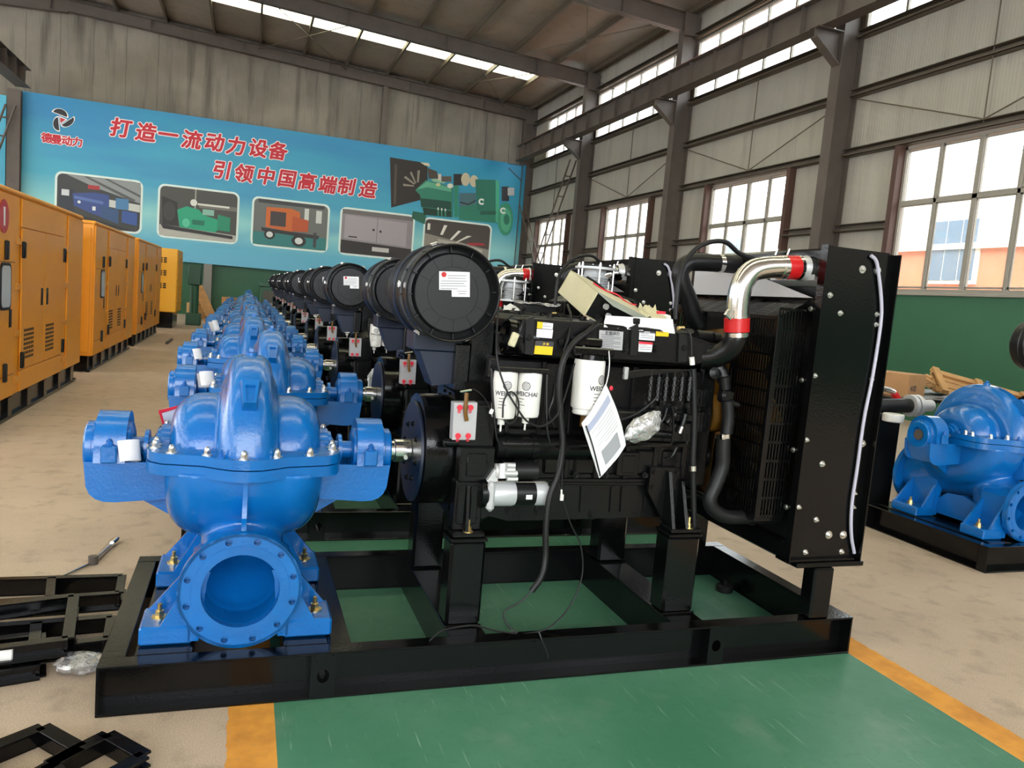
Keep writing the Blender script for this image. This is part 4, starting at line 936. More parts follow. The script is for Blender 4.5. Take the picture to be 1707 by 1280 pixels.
    # open inlet elbow at the left end
    c = V3(855, 562, 2.86); b = MB(); b.lathe((c[0]-.03, 2.88, c[2]), (1, 0, -.05), [(.052, .02), (.062, .0), (.072, .004), (.072, .03), (.066, .05), (.07, .12)], 28); b.cyl((c[0], 2.88, c[2]), (c[0]+.01, 2.88, c[2]), .055, n=24); b.build('inlet_elbow', K, T, sharp=30)
    b = MB(); b.obox(V3(856, 566, 2.80), (.028, .02, .055), Matrix.Rotation(.3, 3, 'Y'), .004); b.build('connector_block', M['cream'], T)
    sticker(T, [(896, 536), (922, 539), (921, 549), (895, 547)], 2.811, M['label'], 'warning_sticker', 2, None)
    sticker(T, [(896, 536), (905, 537), (904, 547.5), (895, 547)], 2.8095, M['yel'], 'yellow_sticker')
    sticker(T, [(895, 548), (922, 550), (920, 564), (894, 562)], 2.811, M['label'], 'white_sticker', 0)
    ys = sticker(T, [(893, 568), (923, 570), (920, 592), (890, 590)], 2.811, M['yel'], 'caution_sticker', 0, .36, M['ink'])
    place_text('warn', ys, V3(910, 573.5, 2.808), RT, UP, M['yel'], 'lettering')
    np_ = sticker(T, [(999, 550), (1039, 553), (1037, 584), (998, 581)], 2.806, M['plate'], 'name_plate', 8, .14, M['plate'])
    place_text('maker', np_, V3(1021, 555.5, 2.803), RT, UP, M['ink'], 'lettering')
    s2 = sticker(T, [(1066, 551), (1092, 553), (1091, 568), (1065, 566)], 2.811, M['label'], 'white_sticker', 3, .2, M['ink'])
    place_text('warn2', s2, V3(1079, 553.6, 2.808), RT, UP, M['label'], 'lettering')
    s3 = sticker(T, [(1065, 569), (1088, 571), (1086, 587), (1064, 586)], 2.811, M['label'], 'white_sticker', 3, .22, M['redp'])
    sticker(T, [(1094, 552), (1115, 554), (1114, 561), (1093, 560)], 2.811, M['yel'], 'yellow_sticker', 1)
    # twin oil filters with head and the big fuel filter
    hd = V3(862, 612, 2.82); b = MB(); b.box(.905, 1.115, 2.755, 2.90, 1.158, 1.178, .004); b.box(.90, 1.12, 2.85, 2.9, 1.12, 1.20, .006); b.build('filter_head', E, T, sharp=30)
    for xa, xb, yt, yb in ((826, 864, 618, 698), (866, 905, 620, 696)):
        p = pY((xa+xb)/2-1, yt, 2.80); q = pY((xa+xb)/2-3, yb, 2.80); r = .047; cx = p.x; zt, zb = p.z, q.z
        b = MB(); b.lathe((cx, 2.80, zb), (0, 0, 1), [(0, 0), (r*.5, 0), (r*.93, .006), (r, .016), (r, zt-zb-.012), (r*.97, zt-zb-.004), (r*.9, zt-zb), (0, zt-zb)], 32); f = b.build('oil_filter', M['white'], T, sharp=30)
        b = MB(); b.cyl((cx, 2.80, zt), (cx, 2.80, zt+.012), r*.9, n=24); b.build('filter_collar', E, f)
        b = MB(); b.cyl((cx-.004, 2.80, zb), (cx-.004, 2.80, zb-.022), .014, n=14); b.cyl((cx-.004, 2.80, zb-.022), (cx-.004, 2.80, zb-.05), .004, n=8); b.build('drain_tap', M['white'], f)
        logo(f, cx, (cx, 2.80), r, zt-.052, -.12 if xa < 850 else -.62)
    p = pY(984, 599, 2.79); q = pY(980, 690, 2.79); cx, r = p.x, .062; zt, zb = p.z, q.z
    b = MB(); b.lathe((cx, 2.79, zb), (0, 0, 1), [(0, 0), (r*.8, 0), (r*.86, .004), (r*.86, .022), (r*.97, .026), (r, .034), (r, zt-zb-.008), (r*.95, zt-zb), (0, zt-zb)], 36); f = b.build('fuel_filter', M['white'], T, sharp=30); logo(f, cx, (cx, 2.79), r, zt-.075, .55, 1.1)
    b = MB(); b.cyl((cx, 2.79, zt), (cx, 2.79, zt+.02), r*.97, n=28); b.box(cx-.09, cx+.085, 2.75, 2.87, zt+.016, zt+.05, .006); b.box(cx-.075, cx+.04, 2.77, 2.88, zt+.05, zt+.085, .006); b.build('fuel_filter_head', K, T, sharp=30)
    b = MB(); b.cyl((cx, 2.79, zb), (cx, 2.79, zb-.05), .018, n=14); b.build('water_bowl', M['amber'], f)
    for x, y in ((968, 570), (994, 571)):
        p = V3(x, y, 2.79); b = MB(); b.nut(p, (0, -1, 0), .012, .01); b.build('banjo_bolt', E, T)
    b = pxtube([(966, 565), (972, 574), (978, 592)], 2.775, .004, 6, 2); b.build('cable_tie', M['chrome'], T)
    # starter motor
    z0 = V3(850, 822, 2.80)[2]; st = MB(); st.lathe((.93, 2.80, z0), (1, 0, 0), [(0, 0), (.048, 0), (.05, .006), (.05, .085), (.046, .10)], 32); st.box(.905, .935, 2.74, 2.86, z0-.06, z0+.055, .012); s_ = st.build('starter_motor', M['silv'], T, sharp=30)
    b = MB(); b.lathe((1.025, 2.80, z0), (1, 0, 0), [(.03, 0), (.049, .001), (.049, .083), (.03, .084)], 32); b.build('motor_band', M['engs'], s_)
    b = MB(); b.lathe((1.108, 2.80, z0), (1, 0, 0), [(.049, 0), (.049, .05), (.042, .058), (0, .058)], 32); b.build('motor_end_cap', M['silv'], s_)
    b = MB(); b.cyl((.885, 2.80, z0), (.91, 2.80, z0), .056, n=24); b.build('starter_flange', E, s_)
    b = MB(); b.box(1.062, 1.088, 2.7495, 2.752, z0-.012, z0+.006); b.build('rating_sticker', M['label'], s_)
    b = MB(); zz = z0+.088; b.cyl((.94, 2.80, zz), (1.02, 2.80, zz), .030, n=20, b=.004); b.cyl((.965, 2.77, zz-.02), (.965, 2.78, zz+.035), .018, n=12); b.cyl((.97, 2.78, zz+.028), (1.015, 2.78, zz+.028), .011, n=10); b.cyl((.97, 2.762, zz), (1.02, 2.762, zz), .011, n=10); b.cyl((.98, 2.762, zz-.022), (1.024, 2.762, zz-.022), .009, n=10); b.prism([(.905, z0+.05), (.95, z0+.05), (.95, zz+.01), (.935, zz+.01)], 'y', 2.78, 2.83); b.build('solenoid', M['alu'], s_)
    b = MB(); b.cyl((1.02, 2.81, zz), (1.12, 2.81, zz), .036, n=20, b=.003); b.build('solenoid_body', M['rub'], s_)
    b = MB(); b.cyl((.94, 2.77, z0+.052), (1.16, 2.77, z0+.052), .0025, n=6); b.build('through_bolt', M['chrome'], s_)
    # oil cooler drum behind
    b = MB(); zc = V3(900, 745, 2.86)[2]; b.cyl((.95, 2.87, zc), (1.42, 2.87, zc), .052, n=24, b=.006)
    for x in (.985, 1.1, 1.23): b.cyl((x, 2.87, zc), (x+.022, 2.87, zc), .056, n=24)
    b.build('oil_cooler', E, T, sharp=30)
    # long steel rail, filter drop pipes
    b = pxtube([(819, 614), (821, 660), (826, 715), (832, 738), (850, 742), (905, 743), (1010, 744), (1105, 743), (1120, 735), (1122, 690), (1119, 676)], 2.765, .0055, 6, 3); b.build('leak_off_pipe', E, T)
    b = pxtube([(912, 615), (911, 660), (912, 715), (917, 738)], 2.775, .0055, 6, 3); b.build('drop_pipe', E, T)
    b = pxtube([(1110, 744), (1140, 743), (1146, 735), (1145, 724)], 2.775, .0045, 6, 3); b.build('return_pipe', E, T)
    # injection pump with six delivery lines
    b = MB(); b.box(1.44, 1.83, 2.79, 2.87, .985, 1.02, .006); b.box(1.52, 1.83, 2.80, 2.88, .89, .985, .01); b.cyl((1.34, 2.85, .97), (1.53, 2.85, .97), .05, n=20, b=.005); b.box(1.40, 1.55, 2.80, 2.87, .955, .99, .006); b.build('injection_pump', E, T, sharp=30)
    for i in range(6):
        x0 = 1082+i*13; p = V3(x0, 668, 2.79); q = V3(x0+4, 628, 2.80)
        b = MB(); b.cyl(p, q, .011, n=10)
        for t in (.15, .4, .65, .9): m_ = Vector(p).lerp(Vector(q), t); b.cyl(m_-Vector((0, 0, .004)), m_+Vector((0, 0, .004)), .0145, n=6)
        b.build('delivery_valve', E, T)
        b = pxtube([(x0+4, 628), (x0+3, 620), (x0-4, 617), (x0-40, 621), (1040, 623+i*1.5)], 2.79, .0042, 6, 4); b.build('injection_line', M['engs'], T)
    b = MB(); p = V3(1043, 622, 2.785); b.obox(p, (.018, .02, .05), None, .003); b.build('line_clamp', M['plate'], T)
    for i in range(8):
        p = V3(1075+i*10, 672+(i % 3)*4, 2.785); b = MB(); b.nut(p, (0, -1, 0), .006, .008); b.build('rack_bolt', M['engs'], T)
    b = MB(); p = V3(1135, 720, 2.79); b.cyl(V3(1133, 722, 2.78), V3(1137, 711, 2.78), .009, n=10); b.build('fuel_union', M['chrome'], T)
    b = MB(); b.cyl(V3(1137, 711, 2.78), V3(1143, 690, 2.78), .013, n=10); b.cyl(V3(1110, 705, 2.80), V3(1125, 690, 2.80), .02, n=12); b.cyl(V3(1085, 722, 2.80), V3(1120, 725, 2.80), .016, n=12); b.build('lift_pump', E, T)
    for k, q in enumerate(([(1010, 690, 2.80), (1030, 700, 2.79), (1060, 690, 2.79), (1085, 672, 2.79), (1100, 655, 2.79)], [(1046, 735, 2.79), (1080, 728, 2.785), (1105, 700, 2.785), (1112, 680, 2.785)], [(925, 640, 2.82), (922, 665, 2.80), (915, 690, 2.80), (925, 712, 2.80)], [(1128, 745, 2.80), (1120, 760, 2.80), (1108, 765, 2.82)])):
        b = pxtube(q, 2.8, (.006, .0045, .007, .006)[k], 8, 5); b.build('fuel_hose', M['engs'], T)
    for x, y in ((1030, 700), (1060, 700), (1020, 730), (1090, 735), (1002, 760), (1040, 770), (1060, 770), (950, 760), (920, 762), (1075, 792), (1010, 792), (960, 792)):
        b = MB(); b.nut(V3(x, y, 2.873), (0, -1, 0), .009, .012); b.build('block_bolt', M['engs'], T)
    b = MB(); b.box(1.50, 1.60, 2.855, 2.885, .735, .84, .004); b.box(1.52, 1.58, 2.85, 2.86, .75, .825, .003); b.build('breather_cover', E, T, sharp=30)
    # timing case end with louvred plates, water pump
    b = MB(); b.box(1.88, 1.96, 2.89, 3.35, .68, 1.22, .012); b.build('timing_case', E, T, sharp=30)
    for z0_, z1_ in ((.93, 1.02), (1.04, 1.12)):
        b = MB(); b.box(1.845, 1.925, 2.862, 2.89, z0_, z1_, .004)
        for i in range(5): b.box(1.85+i*.015, 1.856+i*.015, 2.857, 2.864, z0_+.01, z1_-.01)
        b.build('ribbed_plate', E, T, sharp=30)
        for x in (1.853, 1.888, 1.918):
            for z in (z0_+.006, z1_-.006):
                b = MB(); b.nut((x, 2.862, z), (0, -1, 0), .0045, .004, False); b.build('plate_bolt', M['engs'], T)
    b = pxtube([(1155, 615), (1156, 640), (1157, 700), (1155, 760), (1155, 778)], 2.80, .015, 12, 4); b.build('breather_pipe', M['rub'], T)
    b = MB(); b.cyl(V3(1155, 776, 2.80), V3(1155, 784, 2.80), .017, n=14); b.build('hose_clip', M['chrome'], T)
    b = pxtube([(1155, 782), (1156, 830), (1157, 884)], 2.80, .0125, 12, 3); b.build('breather_hose', M['rub'], T)
    # coolant pipe on the radiator side
    b = pxtube([(1180, 605, 2.86), (1200, 615, 2.84), (1207, 635, 2.82)], 2.84, .03, 14, 3); b.build('thermostat_pipe', E, T)
    b = pxtube([(1207, 628), (1209, 648)], 2.80, .024, 14, 1); b.build('pipe_sleeve', M['engs'], T)
    b = MB(); b.obox(V3(1210, 660, 2.80), (.06, .05, .06), Matrix.Rotation(.1, 3, 'Y'), .01); b.cyl(V3(1217, 670, 2.775), V3(1230, 675, 2.775), .015, n=12); b.build('coolant_junction', E, T)
    b = pxtube([(1212, 668), (1214, 695), (1211, 722)], 2.78, .026, 14, 3); b.build('coolant_hose', M['rub'], T)
    b = MB(); b.cyl(V3(1206, 722, 2.78), V3(1206, 730, 2.78), .034, n=18); b.box(V3(1194, 725, 2.78)[0], V3(1200, 725, 2.78)[0], 2.735, 2.76, V3(1195, 730, 2.78)[2], V3(1195, 721, 2.78)[2], .002); b.build('hose_clamp', M['chrome'], T)
    b = pxtube([(1206, 729), (1205, 755), (1204, 778), (1193, 808), (1183, 832), (1190, 850), (1212, 861), (1248, 862)], 2.775, .031, 16, 5); b.build('coolant_hose', M['rub'], T)
    b = MB(); b.cyl(V3(1248, 862, 2.775), V3(1255, 862, 2.775), .035, n=18); b.build('hose_clamp', M['engs'], T)
    b = pxtube([(1255, 862, 2.775), (1290, 862, 2.79), (1320, 858, 2.85)], 2.775, .028, 14, 2); b.build('radiator_stub', M['rub'], T)
    b = MB(); b.lathe(V3(1190, 622, 2.79), (0, -1, .2), [(0, 0), (.026, 0), (.026, .008), (.014, .012), (0, .012)], 20); b.build('filler_cap', E, T)
    # charge air elbow, silver pipe and red hoses
    b = pxtube([(1168, 597, 2.86), (1195, 593, 2.82), (1216, 582, 2.78), (1226, 566, 2.76), (1228, 556, 2.76)], 2.80, .050, 20, 5); b.build('charge_elbow', E, T)
    b = pxtube([(1228, 553), (1228.6, 530)], 2.76, .0525, 28, 1); b.build('red_hose', M['red'], T)
    b = pxtube([(1228, 561), (1228, 554)], 2.76, .0533, 28, 1); b.build('hose_clamp', M['chrome'], T)
    b = pxtube([(1229, 536), (1230, 510), (1233, 488), (1240, 468), (1254, 452), (1276, 446), (1305, 445)], 2.76, .0468, 28, 6); b.build('charge_pipe', M['chrome'], T)
    b = pxtube([(1229, 531), (1229, 527)], 2.76, .0495, 28, 1); b.build('hose_clamp', M['chrome'], T)
    b = MB(); p = V3(1212, 521, 2.72); b.obox(p, (.012, .014, .03), Matrix.Rotation(.6, 3, 'Y'), .002); b.cyl((p[0], p[1], p[2]-.01), (p[0]+.02, p[1], p[2]-.025), .006, n=8); b.build('clamp_screw', M['chrome'], T)
    b = pxtube([(1301, 446), (1330, 446)], 2.76, .0512, 28, 1); b.build('red_hose', M['red'], T)
    for x0, x1 in ((1299, 1306), (1326, 1331)):
        b = pxtube([(x0, 446), (x1, 446)], 2.76, .0525, 28, 1); b.build('hose_clamp', M['chrome'], T)
    for x in (1292, 1312):
        b = pxtube([(x, 425), (x+4, 415)], 2.735, .004, 6, 1); b.build('clamp_screw', M['chrome'], T)
    # far-side hot pipe and its hose
    b = pxtube([(1166, 542, 3.24), (1155, 525, 3.24), (1148, 500, 3.24), (1138, 475, 3.24), (1134, 455, 3.24), (1143, 441, 3.24), (1160, 437, 3.24), (1198, 439, 3.24)], 3.24, .042, 18, 5); b.build('far_charge_pipe', M['engs'], T)
    b = pxtube([(1196, 439), (1203, 439.5)], 3.24, .0445, 18, 1); b.build('hose_clamp', M['chrome'], T)
    b = pxtube([(1203, 439, 3.24), (1255, 444, 3.24)], 3.24, .043, 18, 1); b.build('far_hose', M['rub'], T)
    b = pxtube([(1126, 533, 2.98), (1128, 500, 3.0), (1134, 455, 3.02), (1150, 425, 3.05), (1175, 406, 3.06), (1208, 403, 3.07), (1232, 422, 3.08), (1258, 432, 3.08)], 3.0, .011, 10, 6); b.build('vent_hose', M['rub'], T)
    b = pxtube([(1135, 548, 2.80), (1146, 550, 2.80), (1152, 562, 2.79), (1153, 590, 2.79), (1154, 603, 2.79)], 2.80, .004, 6, 4); b.build('sensor_wire', M['rub'], T)
    b = MB(); b.cyl(V3(1153, 595, 2.79), V3(1154, 608, 2.79), .011, n=12); b.build('white_connector', M['white'], T)
    b = MB(); b.cyl(V3(1130, 547, 2.81), V3(1140, 547, 2.81), .009, n=10); b.build('sensor', M['brass'], T)
    b = MB(); b.cyl(V3(1160, 560, 2.92), V3(1194, 563, 2.92), .026, n=16); b.cyl(V3(1188, 563, 2.9), V3(1199, 564, 2.9), .022, n=14); b.build('idler_motor', M['engs'], T)
    # amber fan with hub behind the guard
    fan = MB(); fx = 2.14; zf = .98
    fan.cyl((fx-.08, CY, zf), (fx+.02, CY, zf), .09, n=24, b=.006)
    for i in range(9):
        a = 2*math.pi*i/9; e = Vector((0, math.cos(a), math.sin(a))); t = Vector((0, -math.sin(a), math.cos(a))); P = []
        for r_ in (.08, .2, .33, .405):
            w_ = .05+.06*r_/.4; P.append([Vector((fx, CY, zf))+e*r_+t*(w_*s)+Vector((.035*s, 0, 0)) for s in (-1, -.3, .4, 1)])
        fan.grid(P, 0, (.004, 0, 0))
    fan.build('cooling_fan', M['amber'], T, sharp=30)
    b = MB(); b.cyl((1.96, CY, zf), (2.03, CY, zf), .12, n=28, b=.008); b.cyl((1.955, 2.99, .80), (2.0, 2.99, .80), .06, n=20, b=.004); b.build('fan_pulley', E, T)
    # air filter over the flywheel
    fc = V3(757, 489, 2.87); fx, fz = fc[0], fc[2]; R = .187; ya = 2.87
    b = MB(); b.lathe((fx, ya, fz), (0, 1, 0), [(.147, .018), (.150, .010), (.153, .014), (.155, .05), (R-.012, .055), (R-.008, .004), (R-.004, 0), (R, .004), (R, .05), (R-.006, .055), (R-.006, .10), (R+.003, .102), (R+.003, .125), (R-.003, .128), (R-.003, .42), (R-.014, .44), (R-.05, .47), (0, .47)], 72)
    for k in range(6): b.lathe((fx, ya+.15+k*.042, fz), (0, 1, 0), [(R-.004, 0), (R+.002, .004), (R+.002, .012), (R-.004, .016)], 72)
    af = b.build('air_filter', M['plast'], T, sharp=30)
    b = MB(); b.lathe((fx, ya+.02, fz), (0, 1, 0), [(0, 0), (.098, 0), (.0985, .002), (.1005, .002), (.101, 0), (.149, 0)], 64)
    b.build('cover_plate', M['plast'], af, sharp=20)
    for i in range(12):
        a = 2*math.pi*i/12+.1; e = Vector((math.cos(a), 0, math.sin(a))); t = Vector((-math.sin(a), 0, math.cos(a))); Rm = Matrix((e, Vector((0, 1, 0)), t)).transposed()
        b = MB(); b.obox(Vector((fx, ya+.019, fz))+e*.126, (.05, .004, .002), Rm); b.obox(Vector((fx, ya+.04, fz))+e*.164, (.026, .02, .004), Rm); b.obox(Vector((fx, ya+.075, fz))+e*(R-.002), (.008, .046, .006), Rm); b.build('cover_rib', M['plast'], af)
    for a in (1.0, 1.95, 3.05, 4.1, 5.2):
        e = Vector((math.cos(a), 0, math.sin(a))); t = Vector((-math.sin(a), 0, math.cos(a))); Rm = Matrix((e, Vector((0, 1, 0)), t)).transposed()
        b = MB(); b.obox(Vector((fx, ya+.105, fz))+e*(R+.006), (.008, .045, .022), Rm, .002); b.obox(Vector((fx, ya+.085, fz))+e*(R+.012), (.008, .012, .028), Rm, .002); b.build('spring_clip', M['chrome'], af)
    q = [(732, 452), (783, 453.5), (783, 495), (753, 494.5), (753, 483.5), (732, 483)]; b = MB(); b.prism(xz(q, ya+.018), 'y', ya+.0165, ya+.0195); lb = b.build('filter_sticker', M['label'], af, sharp=0)
    c = V3(740, 457.5, ya+.016); b = MB(); b.cyl(c, (c[0], c[1]-.001, c[2]), .010, n=18); b.build('red_mark', M['red'], lb)
    b = MB()
    for i in range(8):
        y_ = 459+i*4.3; x0_ = (748, 748, 736, 736, 736, 736, 764, 766)[i]; x1_ = (780, 778, 780, 776, 779, 765, 780, 779)[i]; p, q_ = pY(x0_, y_, ya), pY(x1_, y_+.4, ya); b.prism([(p.x, p.z), (q_.x, q_.z), (q_.x, q_.z-.0018), (p.x, p.z-.0018)], 'y', ya+.0152, ya+.0166)
    b.build('print_lines', M['ink'], lb, sharp=0)
    b = MB(); b.lathe((fx, CY, fz), (0, 1, 0), [(R+.004, -.05), (R+.009, -.045), (R+.009, -.01), (R+.004, -.005)], 48); b.box(fx-.11, fx+.09, CY-.1, CY+.06, 1.20, fz-R+.03, .006); b.prism([(fx-.09, 1.22), (fx+.07, 1.22), (fx+.09, 1.08), (fx-.02, 1.06)], 'y', CY-.09, CY+.05); b.build('filter_bracket', M['navy'], T, sharp=30)
    b = MB(); b.box(.80, .86, 2.98, 3.30, 1.05, 1.24, .006); b.box(.86, .96, 3.0, 3.2, 1.08, 1.34, .006); b.build('bracket_post', E, T, sharp=30)
    return T
engine1 = make_engine('black diesel engine of the nearest unit with round air filter and white oil filters')
# ------------------------------------------------------------------ radiator (unit 1)
def slotted(b, P, Q, U, nu, nv, fw_=.25, fh=.16, t=.004, dep=Vector((0, 1, 0))):
    """bars of a slotted sheet spanned from corner P by Q (across) and U (up)"""
    P, Q, U = Vector(P), Vector(Q), Vector(U)
    def bar(u0, u1, v0, v1):
        a = [P+Q*u0+U*v0, P+Q*u1+U*v0, P+Q*u1+U*v1, P+Q*u0+U*v1]; v = a+[q+dep*t for q in a]; b.add(v, [(0, 1, 2, 3), (7, 6, 5, 4), (0, 4, 5, 1), (1, 5, 6, 2), (2, 6, 7, 3), (3, 7, 4, 0)])
    w_ = 1/(nu+fw_*(nu+1))
    for i in range(nu+1): bar(i*w_*(1+fw_), i*w_*(1+fw_)+w_*fw_, 0, 1)
    h_ = 1/(nv+fh*(nv+1))
    for j in range(nv+1): bar(0, 1, j*h_*(1+fh), j*h_*(1+fh)+h_*fh)
RX0, RX1, RY0, RY1, RZ0, RZ1 = 2.23, 2.615, 2.65, 3.59, .415, 1.765
def make_radiator(label):
    T = thing('radiator', (2.42, CY, .395), label, 'radiator'); K = M['black']
    for y0, y1, s in ((RY0, RY0+.006, -1), (RY1-.006, RY1, 1)):
        b = MB(); b.box(RX0+.045, RX1-.03, y0, y1, RZ0, RZ1, .002)
        yy = sorted((y0 if s < 0 else y1, (y0 if s < 0 else y1)+s*.035))
        b.box(RX0, RX0+.006, *yy, RZ0, RZ1); b.box(RX0, RX0+.05, y0, y1, RZ0, RZ1); b.box(RX1-.006, RX1, *yy, RZ0, RZ1-.006); b.box(RX1-.035, RX1, y0, y1, RZ0, RZ1-.006)
        b.build('side_panel', K, T, sharp=30)
    b = MB(); b.box(RX0+.06, RX0+.16, RY0+.02, RY1-.02, RZ0+.06, RZ1-.12); b.build('radiator_core', M['engs'], T)
    b = MB(); b.box(RX0+.19, RX1-.03, RY0+.02, RY1-.02, RZ0+.06, RZ1-.12); b.build('charge_cooler_core', M['engs'], T)
    b = MB(); b.box(RX0+.01, RX1-.01, RY0+.006, RY1-.006, RZ1-.13, RZ1-.012, .01); b.build('top_tank', K, T, sharp=30)
    b = MB(); b.box(RX0+.01, RX1-.01, RY0+.006, RY1-.006, RZ0, RZ0+.08, .01); b.build('bottom_tank', K, T, sharp=30)
    b = MB(); b.box(RX0+.045, RX1+.02, RY0-.035, RY0+.06, .395, .416, .003); b.box(RX0-.005, RX1-.02, RY0-.02, RY0+.05, .416, .428, .002); b.box(RX0+.045, RX1+.02, RY1-.06, RY1+.035, .395, .416, .003); b.build('mounting_shelf', K, T, sharp=30)
    # cast inlet spout to the charge pipe
    b = MB(); p = pY(1331, 446, 2.76); b.lathe((p.x, 2.76, p.z), (1, 0, 0), [(.047, -.01), (.050, .02), (.056, .03), (.06, .06)], 24); b.prism([(p.x+.03, p.z-.05), (p.x+.03, p.z+.05), (p.x+.075, p.z+.07), (p.x+.09, p.z+.07), (p.x+.09, p.z-.075), (p.x+.06, p.z-.07)], 'y', 2.69, 2.98); b.build('inlet_spout', M['alu'], T, sharp=30)
    for x, y, r in ((1437, 449, .011), (1383, 492, .008), (1400, 522, .008), (1461, 524, .007), (1460, 541, .007), (1358, 626, .007), (1370, 773, .009), (1360, 866, .008), (1381, 891, .012), (1405, 891, .012), (1422, 845, .006), (1424, 822, .006), (1462, 451, .012), (1452, 632, .006), (1437, 739, .011), (1344, 733, .007), (1331, 845, .007), (1342, 920, .008), (1402, 919, .008)):
        p = V3(x, y, RY0); b = MB(); b.nut(p, (0, -1, 0), r, .008, True, .006); b.build('panel_bolt', M['zinc'], T)
    b = pxtube([(1452, 426), (1460, 434), (1464, 452), (1469, 500), (1468, 540), (1455, 625), (1440, 700), (1429, 780), (1420, 840), (1419, 890), (1424, 922)], RY0-.012, .0075, 10, 5); b.build('overflow_tube', M['tubeclear'], T)
    # fan guard: slotted front and side, perforated top
    gx, gz0, gz1 = 2.085, .60, 1.455
    b = MB(); slotted(b, (gx, 2.685, gz0), (RX0-gx, 0, 0), (0, 0, gz1-gz0+.04), 9, 11, .8, .16); b.build('guard_front', K, T, sharp=0)
    b = MB(); slotted(b, (gx, 2.685, gz0), (0, .29, 0), (0, 0, gz1-gz0), 15, 11, .9, .16, .004, Vector((1, 0, 0))); b.build('guard_side', K, T, sharp=0)
    b = MB(); slotted(b, (gx, 3.255, gz0), (0, .29, 0), (0, 0, gz1-gz0), 15, 11, .9, .16, .004, Vector((1, 0, 0))); b.build('guard_side', K, T, sharp=0)
    b = MB(); slotted(b, (gx, 3.545, gz0), (RX0-gx, 0, 0), (0, 0, gz1-gz0), 9, 11, .55, .14); b.build('guard_back', K, T, sharp=0)
    for y in (2.685, 2.97, 3.25, 3.545):
        b = MB(); b.box(gx-.006, gx+.02, y-.006, y+.012, gz0, gz1, .002); b.build('guard_corner', K, T, sharp=0)
    b = MB()
    for k in range(3): slotted(b, (gx-.005, 2.68+.29*k, gz1), (RX0-gx+.005, 0, .075), (0, .285, 0), 14, 3, 1.0, .25, .004, Vector((0, 0, 1)))
    b.build('guard_top', K, T, sharp=0)
    b = MB(); b.box(gx, RX0, 2.69, 3.54, gz0-.02, gz0, .003); b.build('guard_floor', K, T, sharp=0)
    for y, z in ((RY0+.02, 1.50), (RY0+.02, 1.2), (RY0+.02, .9), (RY0+.02, .65)):
        b = MB(); b.nut((RX0-.002, y, z), (-1, 0, 0), .008, .008); b.build('guard_bolt', M['zinc'], T)
    b = MB(); b.prism([(2.66, 1.545), (3.58, 1.545), (3.58, 1.70), (3.3, 1.70)], 'x', RX0-.012, RX0-.006); b.build('shroud_plate', M['plate'], T, sharp=0)
    # far charge air connection
    return T
rad1 = make_radiator('tall black radiator with white overflow tube on the nearest unit')
# ------------------------------------------------------------------ loose things on the nearest unit
A = pY(951, 450, 3.15)
eAD = Vector((.0074, -.2816, -.0895)); eAE = Vector((.3082, .0412, -.1039)); eAB = Vector((-.041, .0334, -.1085))*.92
def para(o, a, b_, c, s0=0, s1=1, t0=0, t1=1, w0=0, w1=1): return [o+a*i+b_*j+c*k for i in (s0, s1) for j in (t0, t1) for k in (w0, w1)]
BF = [(0, 1, 3, 2), (4, 6, 7, 5), (0, 4, 5, 1), (2, 3, 7, 6), (0, 2, 6, 4), (1, 5, 7, 3)]
cb = thing('control_box', tuple(A+eAD*.5+eAE*.5+eAB), 'cream control box lying tilted and open on the nearest engine', 'control box')
b = MB()
for rg in ((0, 1, 0, .02, 0, 1), (0, 1, .98, 1, 0, 1), (0, .02, 0, 1, 0, 1), (0, 1, 0, 1, 0, .03), (0, 1, 0, 1, .97, 1)): b.add(para(A, eAD, eAE, eAB, *rg), BF)
b.build('housing', M['cream'], cb, sharp=0)
b = MB(); b.add(para(A, eAD, eAE, eAB, .93, .95, .03, .97, .05, .95), BF); b.build('front_plate', M['engs'], cb, sharp=0)
D = A+eAD
b = MB(); b.add(para(D, eAE*1.12, Vector((.06, -.03, -.05)), Vector((0, 0, -.003)), .0, 1, 0, 1, 0, 1), BF); b.build('door_flap', M['lidgrey'], cb, sharp=0)
for t, w_ in ((.2, .35), (.3, .62)):
    p = D+eAE*t+eAB*w_; b = MB(); b.cyl(p, p+Vector((.004, -.012, -.003)), .012, n=12); b.build('switch', M['alu'], cb)
b = MB(); b.tube([A+eAD*.35+eAE*t+Vector((0, 0, .008+.01*math.sin(9*t))) for t in (.12, .3, .5, .7, .9, .98)], .005, 6, 4); b.build('wiring', M['rub'], cb)
b = MB(); b.tube([A+eAD*.42+eAE*t+Vector((0, 0, .006+.006*math.sin(14*t))) for t in (.2, .4, .6, .8, .95)], .003, 6, 4); b.build('wiring', M['redp'], cb)
